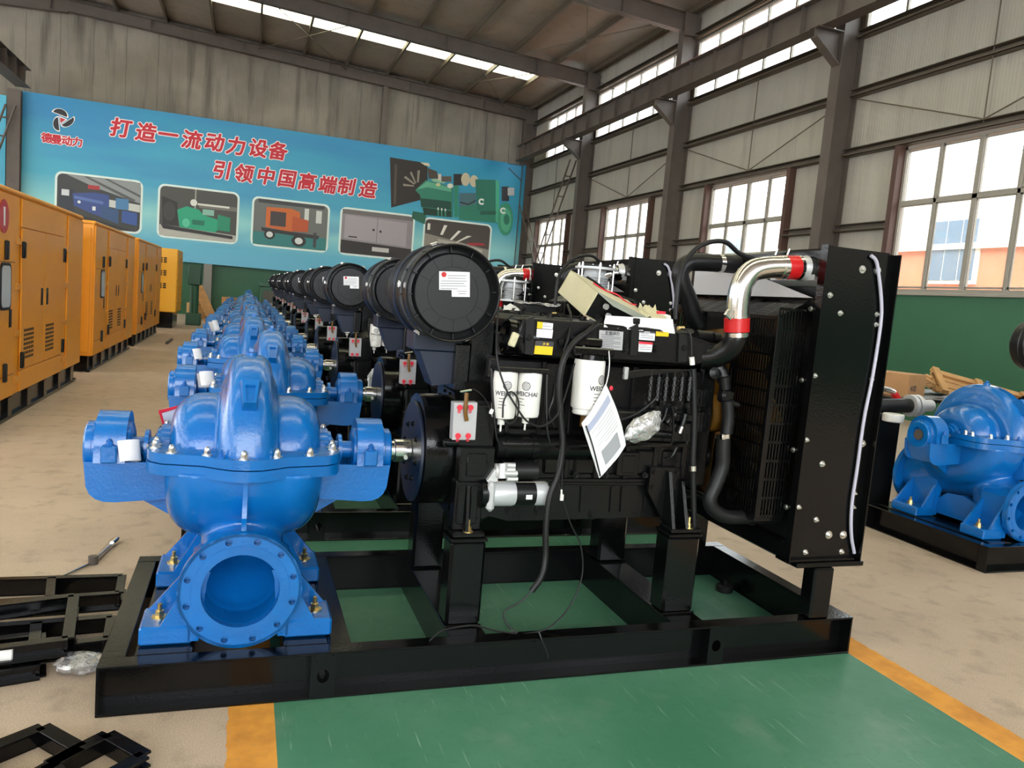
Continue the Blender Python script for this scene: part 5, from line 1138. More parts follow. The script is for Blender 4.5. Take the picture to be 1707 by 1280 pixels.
# harness, cables
def one(b, name, m, label, cat, sharp=40):
    c = np.array(b.v); at = tuple(((c.min(0)+c.max(0))/2)[:2])+(float(c[:, 2].min()),); o = b.build(name, m, None, sharp, at); tag(o, label, cat); return o
b = pxtube([(995, 528, 2.92), (1000, 536, 2.86), (985, 550, 2.79), (958, 570, 2.77), (940, 598, 2.75), (932, 640, 2.745), (934, 690, 2.745), (938, 740, 2.74), (932, 785, 2.735), (916, 830, 2.73), (910, 880, 2.725), (909, 930, 2.72), (902, 962, 2.70), (886, 985, 2.70)], 2.75, .0125, 10, 6); one(b, 'wiring_harness', M['rub'], 'thick black corrugated wiring harness hanging down the nearest engine', 'cable')
b = pxtube([(886, 985, 2.70), (868, 1003, 2.70), (842, 1018, 2.69), (842, 1035, 2.68), (858, 1052, 2.665), (875, 1056, 2.65), (915, 1046, 2.66), (950, 1010, 2.70), (970, 960, 2.72), (968, 910, 2.73), (950, 870, 2.735), (935, 820, 2.735), (928, 790, 2.735), (933, 755, 2.735), (936, 740, 2.735)], 2.7, .0032, 6, 6); one(b, 'loose_cable', M['rub'], 'thin loose cable looping over the front rail of the nearest skid', 'cable')
b = pxtube([(716, 1068, 2.63), (735, 1052, 2.64), (760, 1046, 2.64), (792, 1043, 2.64), (830, 1052, 2.63), (862, 1056, 2.62)], 2.64, .0035, 6, 6); one(b, 'grey_cable', M['rub'], 'thin cable lying along the front rail top at the post foot', 'cable')
b = pxtube([(898, 1052, 2.60), (903, 1066, 2.588), (911, 1085, 2.586), (914, 1097, 2.586)], 2.59, .004, 6, 4); one(b, 'cable_end', M['rub'], 'short cable end hanging over the front face of the rail', 'cable')
b = pxtube([(830, 515, 2.84), (828, 590, 2.76), (840, 640, 2.74), (862, 680, 2.735), (880, 703, 2.735), (905, 710, 2.735), (930, 690, 2.735), (945, 650, 2.74), (958, 605, 2.745)], 2.74, .0038, 6, 6); one(b, 'draped_cable', M['rub'], 'black cable draped across the two oil filters of the nearest engine', 'cable')
b = pxtube([(838, 696, 2.738), (840, 668, 2.738), (852, 653, 2.738), (864, 668, 2.738), (862, 695, 2.738), (850, 706, 2.738), (840, 700, 2.738)], 2.735, .0035, 6, 6); one(b, 'cable_loop', M['rub'], 'small loop of black cable in front of the left oil filter', 'cable')
b = pxtube([(946, 508, 2.95), (952, 530, 2.85), (948, 560, 2.79), (940, 585, 2.78)], 2.8, .005, 8, 5); one(b, 'sleeved_wire', M['rub'], 'sleeved wire dropping from the control box past the manifold', 'cable')
wc = thing('connector_lead', V3(935, 800, 2.73), 'white plug dangling on a thin wire beside the starter motor', 'cable')
b = pxtube([(936, 740), (938, 775), (936, 815)], 2.73, .0025, 6, 4); b.build('wire', M['rub'], wc)
b = MB(); b.obox(V3(936.5, 829, 2.73), (.014, .01, .026), None, .002); b.cyl(V3(936, 816, 2.73), V3(936, 824, 2.73), .004, n=8); b.build('plug', M['white'], wc)
b = pxtube([(788, 648, 2.77), (800, 655, 2.76), (812, 670, 2.76), (818, 684, 2.76)], 2.76, .002, 6, 5); o = thing('sensor_lead', V3(800, 660, 2.76), 'thin sensor lead with pale plug above the red capped block', 'cable'); b.build('wire', M['rub'], o)
b = MB(); b.obox(V3(819, 686, 2.76), (.014, .012, .02), Matrix.Rotation(.3, 3, 'Y'), .003); b.build('plug', M['paper'], o)
# papers pack on the manifold
def crumple(nx, ny, fn, amp, seed, thick):
    rnd = random.Random(seed); ph = [rnd.uniform(0, 6) for _ in range(6)]; P = []
    for j in range(ny):
        r_ = []
        for i in range(nx):
            u, v = i/(nx-1), j/(ny-1); p, nrm = fn(u, v); k = amp*(math.sin(11*u+ph[0]+5*v)+.7*math.sin(23*v+ph[1]-7*u)+.5*math.sin(37*u+ph[2]+29*v)+.8*rnd.uniform(-1, 1)*.6); r_.append(Vector(p)+Vector(nrm)*k)
        P.append(r_)
    b = MB(); b.grid(P, 0, thick); return b
def quadfn(c, n):
    c = [Vector(q) for q in c]; n = Vector(n)
    return lambda u, v: (c[0].lerp(c[1], u).lerp(c[3].lerp(c[2], u), v), n)
pp = thing('paper_pack', V3(1065, 540, 2.9), 'white bagged papers lying on the nearest engine under the control box', 'papers')
b = crumple(16, 8, quadfn([V3(1008, 544, 2.83), V3(1122, 551, 2.83), V3(1118, 524, 2.99), V3(1015, 520, 2.99)], (0, 0, 1)), .004, 3, (0, 0, -.006)); b.build('sheet', M['paper'], pp)
b = crumple(16, 5, quadfn([V3(1006, 545, 2.815), V3(1124, 556, 2.815), V3(1122, 532, 2.83), V3(1010, 526, 2.83)], (0, -1, 0)), .003, 9, (0, .004, 0)); b.build('folded_edge', M['paper'], pp)
b = crumple(10, 8, quadfn([V3(1060, 530, 2.90), V3(1112, 532, 2.90), V3(1092, 512, 3.05), V3(1066, 508, 3.05)], (0, 0, 1)), .007, 5, (0, 0, -.004)); b.build('crumpled_wrap', M['cream'], pp)
b = MB(); b.obox(V3(1102, 521, 2.9), (.04, .01, .012), None, .001); b.build('red_seal', M['redp'], pp)
# document pouch hung by a string
dp = thing('document_pouch', V3(1005, 720, 2.71), 'white document pouch hanging on a string from the fuel filter', 'documents')
crn = [V3(1010, 640, 2.735), V3(970, 706, 2.70), V3(999, 797, 2.69), V3(1043, 742, 2.72)]
def pouch(u, v):
    c = [Vector(q) for q in crn]; p = c[0].lerp(c[1], u).lerp(c[3].lerp(c[2], u), v); return p+Vector((.012*math.sin(3*v)*(1-u), -.018*math.sin(math.pi*u)*.6, 0)), (0, -1, 0)
b = crumple(14, 14, pouch, .0012, 2, (0, .004, 0)); b.build('pouch', M['paper'], dp)
def on_pouch(u, v, d=.0035): p, _ = pouch(u, v); return p+Vector((0, -d, 0))
M['print_blue'] = mat('pale_blue_print', '#a9b0c6', .6); M['print_grey'] = mat('grey_print', '#9b9ea2', .7)
def patch(u0, u1, v0, v1, m, d, n=6):
    b = MB(); b.grid([[on_pouch(u0+(u1-u0)*i/n, v0+(v1-v0)*j/n, d) for i in range(n+1)] for j in range(n+1)], 0, (0, .0006, 0)); b.build('printed_patch', m, dp)
patch(.08, .92, .12, .22, M['print_blue'], .0045); patch(.2, .75, .66, .9, M['print_grey'], .0045)
for i in range(7): patch(.12, (.85, .7, .8, .5, .75, .8, .6)[i], .28+i*.05, .284+i*.05, M['print_grey'], .0046, 4)
b = MB(); b.tube([on_pouch(.93, .08, .006), on_pouch(.93, .45, .008), on_pouch(.97, .97, .006)], .003, 6, 4); b.build('cable_tie', M['rub'], dp)
b = pxtube([(1010, 642, 2.73), (1014, 625, 2.735), (1016, 605, 2.74), (1015, 585, 2.74)], 2.73, .0022, 6, 4); b.build('string', M['paper'], dp)
b = MB(); b.ell(V3(1019, 647, 2.73), (.008, .006, .01), 10, 6); b.build('red_tab', M['redp'], dp)
# crumpled clear bags
def bag_mat():
    m = bpy.data.materials.new('clear_plastic_film'); m.use_nodes = True; nt = m.node_tree; N = nt.nodes; L = nt.links; N.remove(N['Principled BSDF'])
    t = N.new('ShaderNodeBsdfTransparent'); t.inputs[0].default_value = (.93, .93, .93, 1); g = N.new('ShaderNodeBsdfGlossy'); g.inputs['Roughness'].default_value = .12; d = N.new('ShaderNodeBsdfDiffuse'); d.inputs[0].default_value = (.8, .8, .8, 1)
    n = N.new('ShaderNodeTexNoise'); n.inputs['Scale'].default_value = 28; n.inputs['Detail'].default_value = 4; tc = N.new('ShaderNodeTexCoord'); L.new(tc.outputs['Object'], n.inputs['Vector'])
    r = N.new('ShaderNodeMapRange'); r.inputs[1].default_value = .45; r.inputs[2].default_value = .7; r.inputs[3].default_value = .12; r.inputs[4].default_value = .6; L.new(n.outputs['Fac'], r.inputs[0])
    bp = N.new('ShaderNodeBump'); bp.inputs['Strength'].default_value = .9; bp.inputs['Distance'].default_value = .02; L.new(n.outputs['Fac'], bp.inputs['Height']); L.new(bp.outputs[0], g.inputs['Normal'])
    a = N.new('ShaderNodeMixShader'); a.inputs[0].default_value = .45; L.new(t.outputs[0], a.inputs[1]); L.new(g.outputs[0], a.inputs[2])
    c = N.new('ShaderNodeMixShader'); L.new(r.outputs[0], c.inputs[0]); L.new(a.outputs[0], c.inputs[1]); L.new(d.outputs[0], c.inputs[2]); L.new(c.outputs[0], N['Material Output'].inputs[0]); return m
M['film'] = bag_mat()
def lump(c, r, R, seed, k=.14):
    b = MB(); b.ell((0, 0, 0), r, 28, 16); rnd = random.Random(seed); ph = [rnd.uniform(0, 6.3) for _ in range(9)]; out = []
    for v in b.v:
        d = Vector((v[0]/r[0], v[1]/r[1], v[2]/r[2])); f = 1+k*(math.sin(4*d.x+ph[0]+2*d.z)+math.sin(5*d.z+ph[1])+.6*math.sin(9*d.x+7*d.z+ph[2])+.5*math.sin(13*d.y+8*d.z+ph[3]))/2; out.append(tuple(Vector(c)+R @ (Vector(v)*f)))
    b.v = out; return b
b = lump(V3(1072, 712, 2.735), (.095, .028, .052), Matrix.Rotation(-.62, 3, 'Y'), 4); one(b, 'plastic_bag', M['film'], 'crumpled clear plastic bag tied on the nearest engine', 'plastic bag')
p = pZ(135, 1108, .02); b = lump((p.x, p.y, .028), (.085, .06, .03), Matrix.Rotation(.3, 3, 'Z'), 8, .2); b.v = [(x, y, max(z, .001)) for x, y, z in b.v]; one(b, 'plastic_bag', M['film'], 'crumpled clear plastic film on the floor by the skid corner', 'plastic bag')
# tags on pump 1
def roll_tag(p, label, s=1, rz=.5):
    b = MB(); R = Matrix.Rotation(rz, 3, 'Z') @ Matrix.Rotation(-.35, 3, 'X'); P = []
    for j in range(5):
        r_ = []
        for i in range(15):
            a = math.radians(-150+300*i/14); q = R @ Vector((.042*s*math.cos(a)*(1+.05*j/4), .03*s*math.sin(a), (j/4-.5)*.075*s)); r_.append(Vector(p)+q)
        P.append(r_)
    b.grid(P, 0, (.0, .0012, .0)); return one(b, 'paper_tag', M['paper'], label, 'paper tag')
roll_tag(pY(213, 752, 3.02), 'curled white paper tag on the left bearing of the nearest pump')
b = crumple(6, 6, quadfn([V3(264, 684, 3.30), V3(312, 672, 3.34), V3(305, 705, 3.36), V3(272, 712, 3.32)], (0, -1, 0)), .001, 4, (0, .002, 0)); rt = thing('instruction_tag', V3(285, 690, 3.32), 'red edged white card tag behind the nearest pump', 'card tag'); b.build('card', M['paper'], rt)
b = MB(); b.add([V3(264, 684, 3.295), V3(312, 672, 3.335), V3(311, 676, 3.335), V3(265, 690, 3.295)], [(0, 1, 2, 3)]); b.add([V3(264, 684, 3.295), V3(268, 683, 3.295), V3(276, 711, 3.315), V3(272, 712, 3.315)], [(0, 1, 2, 3)]); b.build('red_edge', M['redp'], rt)
# rubber foot lying under the frame
p = pZ(1207, 985, 0); o = thing('levelling_pad', (p.x, p.y, 0), 'round dark levelling pad on the green floor inside the skid', 'levelling pad')
b = MB(); b.cyl((p.x, p.y, 0), (p.x, p.y, .035), .045, n=24, b=.004); b.build('pad', M['rub'], o); b = MB(); b.cyl((p.x, p.y, .035), (p.x, p.y, .06), .012, n=12); b.build('stud', M['engs'], o)
# ------------------------------------------------------------------ the row of units behind
ORD = ['first', 'second', 'third', 'fourth', 'fifth', 'sixth', 'seventh', 'eighth', 'ninth', 'tenth', 'eleventh', 'twelfth', 'thirteenth', 'fourteenth']
DX = [0, .125, .04, .03, .05, .0, .04, .02, .05, .01, .03, .0, .04]
G = {'pump': 'blue pumps in the long row', 'engine': 'black engines in the long row', 'skid': 'skid frames in the long row', 'rad': 'black radiators in the long row'}
pump1['group'] = G['pump']; engine1['group'] = G['engine']; skid1['group'] = G['skid']; rad1['group'] = G['rad']
SKIPE = {'plate_bolt', 'rack_bolt', 'disc_bolt', 'emblem'}
far = {k: merged(o, k, s) for k, o, s in (('split_case_pump', pump1, ()), ('diesel_engine', engine1, {'plate_bolt', 'rack_bolt', 'small_print', 'print_lines', 'foot_bolt', 'injection_line', 'delivery_valve', 'panel_bolt', 'disc_bolt', 'weld_bead'}), ('skid_frame', skid1, {'weld_bead'}), ('radiator', rad1, ()))}
for i in range(1, 13):
    off = (DX[i], 1.72*i, 0); n = ORD[i]
    L = {'split_case_pump': f'{n} blue pump from the front in the long row', 'diesel_engine': f'{n} black engine from the front in the long row', 'skid_frame': f'{n} black skid frame from the front in the long row', 'radiator': f'{n} black radiator from the front in the long row'}
    for src, k, g in ((pump1, 'split_case_pump', 'pump'), (engine1, 'diesel_engine', 'engine'), (skid1, 'skid_frame', 'skid'), (rad1, 'radiator', 'rad')):
        if i <= 3: copy_tree(src, (off[0] if k != 'radiator' else .0, off[1], 0), None, L[k], SKIPE)
        else:
            o = put(k, far[k], None, Vector(src.location)+Vector(off)); tag(o, L[k], src['category'], G[g])
for i, (x, y) in ((1, (343, 632)), (2, (327, 591)), (3, (357, 543))):
    roll_tag(pY(x, y, 3.02+1.72*i), f'curled white paper tag on the left bearing of the {ORD[i]} pump', 1.1 if i < 3 else 1.3, .2+.3*i)
# exhaust bellows standing on the second and third engines
def bellows(c, label):
    T = thing('exhaust_bellows', c, label, 'exhaust bellows'); x, y, z = c
    b = MB(); pr = [(.075, 0)]
    for k in range(6): pr += [(.075, .02+k*.016), (.088, .028+k*.016)]
    pr += [(.075, .125), (.075, .16)]; b.lathe((x, y, z), (0, 0, 1), pr, 28); b.build('bellow_tube', M['silv'], T)
    b = MB(); b.lathe((x, y, z+.16), (0, 0, 1), [(.075, 0), (.135, 0), (.135, .014), (0, .014)], 28); b.build('top_flange', M['silv'], T)
    b = MB(); b.lathe((x, y, z-.002), (0, 0, 1), [(0, 0), (.135, 0), (.135, .014), (.075, .014)], 28); b.build('base_flange', M['silv'], T)
    b = MB(); b.cyl((x, y, z+.174), (x, y, z+.186), .10, n=24); b.build('gasket', M['rub'], T)
    for k in range(6):
        a = k*math.pi/3+.3; q = (x+.115*math.cos(a), y+.115*math.sin(a)); b = MB(); b.cyl((q[0], q[1], z+.005), (q[0], q[1], z+.20), .006, n=8); b.nut((q[0], q[1], z+.176), (0, 0, 1), .012, .012, False); b.build('flange_stud', M['zinc'], T)
p = pY(990, 492, 4.5); bellows((p.x, p.y, p.z), 'silver exhaust bellows with flange on the second engine, beside the cream box')
p = pY(853, 502, 6.2); bellows((p.x, p.y, p.z), 'silver exhaust bellows with flange on the third engine, right of the air filter')
b = crumple(10, 6, quadfn([V3(838, 530, 4.6), V3(880, 528, 4.6), V3(872, 508, 4.9), V3(840, 508, 4.9)], (0, 0, 1)), .006, 6, (0, 0, -.004)); one(b, 'paper_bundle', M['paper'], 'white papers lying on the second engine beside the air filter', 'papers')
tr = thing('parts_tray', V3(895, 512, 4.75), 'dark parts tray with clear wrap on the second engine', 'tray')
b = MB(); q = pY(893, 515, 4.8); b.box(q.x-.11, q.x+.11, 4.7, 4.95, q.z-.05, q.z+.03, .006); b.build('tray', M['engs'], tr, sharp=30)
b = crumple(10, 6, quadfn([(q.x-.16, 4.66, q.z+.035), (q.x+.12, 4.66, q.z+.035), (q.x+.12, 4.96, q.z+.04), (q.x-.12, 4.96, q.z+.04)], (0, 0, 1)), .006, 12, (0, 0, -.003)); b.build('wrap', M['film'], tr)
# ------------------------------------------------------------------ unit on the right, beyond the radiator
offR = (4.80, .82, 0)
for src, k, lb in ((pump1, 'split_case_pump', 'blue pump at the right edge, seen end-on past the radiator'), (skid1, 'skid_frame', 'black skid frame under the blue pump at the right edge'), (engine1, 'diesel_engine', 'black engine cut off by the right edge, only its air filter end showing')):
    o = copy_tree(src, (offR[0]-(.15 if k == 'diesel_engine' else 0), offR[1], 0), None, lb, SKIPE | ({'coupling_hub', 'coupling_disc', 'grub_screw'} if k == 'diesel_engine' else set())); del o['group']
# manifold pipe and box behind it
mp_ = thing('pipe_assembly', pY(1490, 680, 4.6), 'black pipe with bright clamped flange between radiator and right pump', 'pipe')
b = pxtube([(1430, 677), (1518, 676)], 4.6, .055, 20, 1); b.build('black_pipe', M['rub'], mp_)
for x0, x1, r_ in ((1515, 1521, .085), (1523, 1529, .085), (1530, 1536, .06), (1538, 1552, .045)):
    b = pxtube([(x0, 676), (x1, 676)], 4.6, r_, 24, 1); b.build('flange_ring', M['alu'], mp_)
b = pxtube([(1440, 645, 4.75), (1480, 650, 4.75), (1492, 656, 4.75), (1498, 668, 4.75)], 4.75, .022, 14, 4); b.build('bright_pipe', M['chrome'], mp_)
b = pxtube([(1490, 655), (1500, 672)], 4.75, .03, 14, 1); b.build('red_hose', M['red'], mp_)
b = MB(); q = pY(1489, 696, 4.45); b.cyl((q.x, q.y, q.z-.03), (q.x, q.y, q.z+.03), .075, n=24, b=.006); b.build('white_canister', M['white'], mp_)
b = MB(); q = pY(1480, 690, 4.6); b.box(q.x-.2, q.x+.1, 4.55, 4.75, 0, q.z, .02); b.build('support_block', M['engs'], mp_)
# carton
YC = 5.25
cA, cB, cC = pY(1465, 622, YC), pY(1513, 660, YC-.12), pY(1556, 652, YC)
zt = pY(1510, 624, YC).z; zb = pY(1513, 661, YC).z; q = pY(1512, 640, YC)
ct = thing('carton', (q.x, YC+.12, zb), 'brown cardboard carton on the stacked machines right of the radiator', 'carton'); Rz = Matrix.Rotation(.42, 3, 'Z')
W_, D_, H_ = .40, .34, zt-zb
b = MB(); b.obox((q.x+.03, YC+.14, (zt+zb)/2), (W_, D_, H_), Rz, .003); b.build('box', M['card'], ct, sharp=0)
for s in (0, 1):
    b = MB(); c_ = Vector((q.x+.03, YC+.14, zt+.002)); b.obox(c_+Rz @ Vector((0, (s-.5)*D_*.5, 0)), (W_, D_*.495, .004), Rz); b.build('top_flap', M['card'], ct, sharp=0)
place_text('4102', ct, Vector((q.x+.03, YC+.14, (zt+zb)/2-.02))+Rz @ Vector((-.08, -D_/2-.001, 0)), Rz @ Vector((1, 0, 0)), UP, M['ink'], 'lettering')
b = MB(); b.obox(Vector((q.x+.03, YC+.14, zt-.06))+Rz @ Vector((W_/2, .0, 0)), (.003, .07, .08), Rz); b.build('tape_label', M['paper'], ct, sharp=0)
# stand carrying carton and crates: stacked dark frames
st_ = thing('machine_stand', (q.x+.5, YC+.4, 0), 'dark steel stand under the carton and crate frames', 'stand')
b = MB(); b.box(q.x-.3, q.x+1.7, YC-.15, YC+.9, zb-.03, zb, .004); b.build('deck', M['engs'], st_, sharp=0)
for x in (q.x-.27, q.x+1.67):
    for y in (YC-.12, YC+.86):
        b = MB(); b.box(x-.03, x+.03, y-.03, y+.03, 0, zb-.03); b.build('leg', M['engs'], st_, sharp=0)
# wooden crate frames leaning together
def crate(c, R, label, L=1.0, H=.32):
    T = thing('crate_frame', tuple(c), label, 'crate'); c = Vector(c)
    for z in (-.5, .5): b = MB(); b.obox(c+R @ Vector((0, 0, z*(H-.06))), (L, .025, .06), R, .002); b.build('rail_board', M['wood'], T, sharp=0)
    for x in (-.5, -.02, .5): b = MB(); b.obox(c+R @ Vector((x*(L-.07), -.024, 0)), (.07, .022, H), R, .002); b.build('batten', M['wood'], T, sharp=0)
    for k in range(3): b = MB(); b.obox(c+R @ Vector((0, .022, (k-1)*(H-.05)/3)), (L, .018, (H-.08)/3), R, .002); b.build('plank', M['wood'], T, sharp=0)
Rc = Matrix.Rotation(-.25, 3, 'Z') @ Matrix.Rotation(.18, 3, 'Y') @ Matrix.Rotation(-.9, 3, 'X')
c = pY(1640, 656, 5.35); crate(c, Rc, 'pine crate frame tilted behind the right pump crown')
c = pY(1560, 640, 5.75); crate(c, Matrix.Rotation(.5, 3, 'Z') @ Matrix.Rotation(-1.1, 3, 'X'), 'smaller pine crate frame right of the carton', .5, .25)
# ------------------------------------------------------------------ generator sets along the left
GX = -1.93
def slots(parent, ys, z0, z1, n, m=1):
    b = MB(); h = (z1-z0)/n
    for y0, y1 in ys:
        for k in range(n): b.box(GX-.004, GX+.0015, y0, y1, z0+k*h+h*.15, z0+k*h+h*.8)
    b.build('vent_slots', M['slot'], parent, sharp=0)
def make_genset(y0, y1, label, num=False):
    T = thing('generator_set', (GX-.7, (y0+y1)/2, 0), label, 'generator', 'enclosed generator sets along the left'); O = M['genset']; ZB, ZT = .22, 2.03; L = y1-y0; W = 1.35
    b = MB(); b.box(GX-W, GX-.012, y0+.01, y1-.01, ZB, ZT-.04, .01); b.build('canopy', O, T, sharp=30)
    b = MB(); b.box(GX-W-.01, GX+.008, y0, y1, ZT-.055, ZT, .02); b.build('roof_cap', O, T, sharp=30)
    b = MB(); b.box(GX-W+.05, GX-.06, y0+.02, y1-.02, 0.02, ZB, .006)
    for y in np.linspace(y0+.3, y1-.3, 6): b.box(GX-.07, GX-.03, y-.06, y+.06, .03, ZB-.02, .004)
    b.box(GX-.08, GX-.03, y0+.02, y1-.02, .0, .03); b.build('base_frame', M['black'], T, sharp=30)
    f = lambda t: y0+L*t
    S1, S2, S3, S4 = .238, .285, .730, .785   # post strips
    # panel faces between recessed posts
    segs = [(0.004, S1), (S2, S3), (S4, .996)]
    for a, c in segs:
        if a == S2:
            b = MB(); b.box(GX-.012, GX+.004, f(a)+.01, f(c)-.01, 1.72, ZT-.06, .004); b.build('header_panel', O, T, sharp=30)
            b = MB(); b.box(GX-.012, GX+.004, f(a)+.01, f(c)-.01, ZB+.01, .42, .004); b.build('plinth_panel', O, T, sharp=30)
            mid = (f(a)+f(c))/2
            for u0, u1, hy in ((f(a)+.012, mid-.006, mid-.11), (mid+.006, f(c)-.012, mid+.11)):
                b = MB(); b.box(GX-.010, GX+.008, u0, u1, .43, 1.71, .005); d = b.build('door', O, T, sharp=30)
                b = MB(); b.box(GX+.006, GX+.012, hy-.035, hy+.035, 1.00, 1.17, .004); b.build('latch', M['engs'], d); b = MB(); b.box(GX+.011, GX+.016, hy-.012, hy+.012, 1.05, 1.12, .003); b.build('latch_lever', M['engs'], d)
                b = MB(); w0 = u0+.10 if hy < mid else u0+.07
                for r_ in range(7):
                    for q_ in range(6): b.box(GX+.006, GX+.0095, w0+q_*.06, w0+q_*.06+.042, .52+r_*.042, .52+r_*.042+.026)
                b.build('vent_grid', M['slot'], d, sharp=0)
            for hy in (f(a)+.03, f(c)-.03):
                for z in (.52, 1.52): b = MB(); b.box(GX+.004, GX+.03, hy-.03, hy+.03, z-.075, z+.075, .006); b.cyl((GX+.02, hy, z-.06), (GX+.02, hy, z+.06), .014, n=8); b.build('hinge', M['engs'], T)
        else:
            b = MB(); b.box(GX-.012, GX+.005, f(a), f(c)-.01, ZB+.01, ZT-.06, .004); b.build('side_panel', O, T, sharp=30)
    for a, c in ((S1, S2), (S3, S4)):
        for z in (.32, .74, 1.16, 1.56): b = MB(); b.box(GX-.012, GX+.006, f(a)+.005, f(c)-.005, z, z+.06, .003); b.build('post_rung', O, T, sharp=30)
    # control section: window, sign, hinges, lock
    wy = f(.155); b = MB(); P = [(wy+dy, 1.195+dz) for dy, dz in rrect(-.15, .15, -.20, .20, .06)]; b.prism(P, 'x', GX+.004, GX+.016); w_ = b.build('window_rubber', M['rub'], T, sharp=30)
    b = MB(); P = [(wy+dy, 1.195+dz) for dy, dz in rrect(-.125, .125, -.175, .175, .05)]; b.prism(P, 'x', GX+.015, GX+.018); b.build('window_pane', M['gwin'], w_, sharp=30)
    b = MB(); b.box(GX+.004, GX+.010, wy+.13, wy+.2, .84, 1.0, .004); b.build('latch', M['engs'], T)
    for z in (.46, 1.50): b = MB(); b.box(GX+.004, GX+.03, wy-.03, wy+.03, z-.08, z+.08, .006); b.build('hinge', M['engs'], T)
    b = MB(); b.box(GX+.004, GX+.007, f(.02), f(S1)-.03, .42, .425); b.box(GX+.004, GX+.007, f(.02), f(S1)-.03, 1.40, 1.405); b.build('panel_seam', M['slot'], T, sharp=0)
    if num:
        b = MB(); b.cyl((GX+.004, wy-.06, 1.775), (GX+.009, wy-.06, 1.775), .14, n=28); sg = b.build('number_disc', M['red'], T)
        place_text('1', sg, (GX+.011, wy-.06, 1.775), Vector((0, 1, 0)), UP, M['label'], 'lettering')
    slots(T, [(f(.955), f(.955)+.07)], 1.45, 1.85, 8); slots(T, [(f(.955), f(.955)+.07)], .98, 1.35, 8)
    b = MB(); b.box(GX-W+.06, GX-.05, y0-.002, y0+.012, ZB+.05, ZT-.1, .006); b.build('end_panel', O, T, sharp=30)
    return T
make_genset(7.0, 10.85, 'orange yellow generator enclosure nearest the camera with red number disc', True)
make_genset(11.68, 15.5, 'middle orange yellow generator enclosure in the left row')
make_genset(16.05, 20.1, 'third orange yellow generator enclosure, farthest of the long side row')
g4 = thing('generator_set', (-2.75, 22.8, 0), 'yellow generator with three vent rows standing end-on near the back wall', 'generator', 'enclosed generator sets along the left')
M['yel2'] = mat('yellow_paint', '#e8a81c', .45)
b = MB(); b.box(-4.6, -1.72, 22.0, 23.6, .42, 2.06, .02); b.build('canopy', M['yel2'], g4, sharp=30)
b = MB(); b.box(-4.5, -1.80, 22.05, 23.5, 0, .42, .01); b.build('base_frame', M['black'], g4, sharp=30)
for k in range(3):
    b = MB()
    for r_ in range(3):
        for c_ in range(8): b.box(-2.75+c_*.10, -2.68+c_*.10, 21.993, 22.004, 1.03+k*.33+r_*.05, 1.065+k*.33+r_*.05)
    b.build('vent_grid', M['slot'], g4, sharp=0)
b = MB(); b.box(-2.6, -2.25, 21.99, 22.01, .52, .82, .01); b.build('air_outlet', M['engs'], g4)
b = MB()
for k in range(22): b.box(-1.725, -1.70, 22.05, 23.5, .60+k*.06, .63+k*.06)
b.build('side_louvres', M['yel2'], g4, sharp=0)
# ------------------------------------------------------------------ things by the back wall
mc = thing('green_machine', (-1.45, 24.2, 0), 'dark green machine column beside the yellow end-on generator', 'machine')
b = MB(); b.box(-1.62, -1.22, 24.0, 24.5, 0, .35, .02); b.build('base', M['dgreen'], mc); b = MB(); b.cyl((-1.42, 24.25, .35), (-1.42, 24.25, 1.15), .12, n=20); b.build('column', M['dgreen'], mc); b = MB(); b.box(-1.6, -1.24, 24.05, 24.45, 1.15, 1.75, .03); b.build('head', M['dgreen'], mc)
def board(c, size, R, label, m='wood'):
    b = MB(); b.obox(c, size, R, .01); return one(b, 'timber_board', M[m], label, 'board')
board((-1.25, 27.2, .55), (.3, .08, 1.3), Matrix.Rotation(-.45, 3, 'Y'), 'pale timber leaning beside the grey wall post')
board((-1.55, 27.6, .28), (.5, .4, .5), Matrix.Rotation(.3, 3, 'Z'), 'squat pale block at the foot of the leaning timber')
ob = thing('open_crate', (-.35, 26.5, 0), 'open pale plywood crate by the grey wall post', 'crate')
for nm, c, s, R in (('side_board', (-.75, 26.5, .42), (.03, .8, .95), Matrix.Rotation(.5, 3, 'Y')), ('side_board', (.12, 26.5, .42), (.03, .8, .95), Matrix.Rotation(.35, 3, 'Y')), ('back_board', (-.3, 26.9, .42), (.9, .03, .8), None), ('bottom_board', (-.35, 26.5, .03), (.85, .8, .03), None)):
    b = MB(); b.obox(c, s, R); b.build(nm, M['wood'], ob, sharp=0)
cn = thing('dark_bin', (1.0, 29.0, 0), 'dark green steel bin against the back wall behind the pumps', 'bin')
b = MB(); b.box(.45, 1.9, 28.6, 29.5, .0, 1.25, .02); b.build('body', M['dgreen'], cn); b = MB(); b.box(.40, 1.95, 28.55, 29.55, 1.25, 1.36, .01); b.build('rim', M['dgreen'], cn); b = MB(); b.box(.55, 1.8, 28.585, 28.605, .2, 1.1); b.build('front_recess', M['dark'], cn)
p0, p1 = pZ(278, 574), pZ(286, 568); b = MB(); b.tube([(p0.x, p0.y, .03), (p1.x, p1.y, .03)], .03, 8, 1); one(b, 'steel_offcut', M['steel'], 'short dark steel offcut on the concrete aisle', 'offcut')
for i, (x, y, s) in enumerate(((325, 533, .2), (336, 530, .28), (318, 537, .15), (345, 536, .12))):
    p = pZ(x, y); b = lump((p.x, p.y, s*.3), (s, s*.8, s*.35), Matrix.Rotation(i, 3, 'Z'), i, .15); b.v = [(a, c, max(d, .002)) for a, c, d in b.v]; one(b, 'rubbish_heap', M['card' if i % 2 else 'steel'], ('grey scrap lump left of the open crate', 'brown crumpled scrap beside the open crate', 'small grey scrap by the yellow generator', 'small brown scrap on the aisle floor')[i], 'scrap')
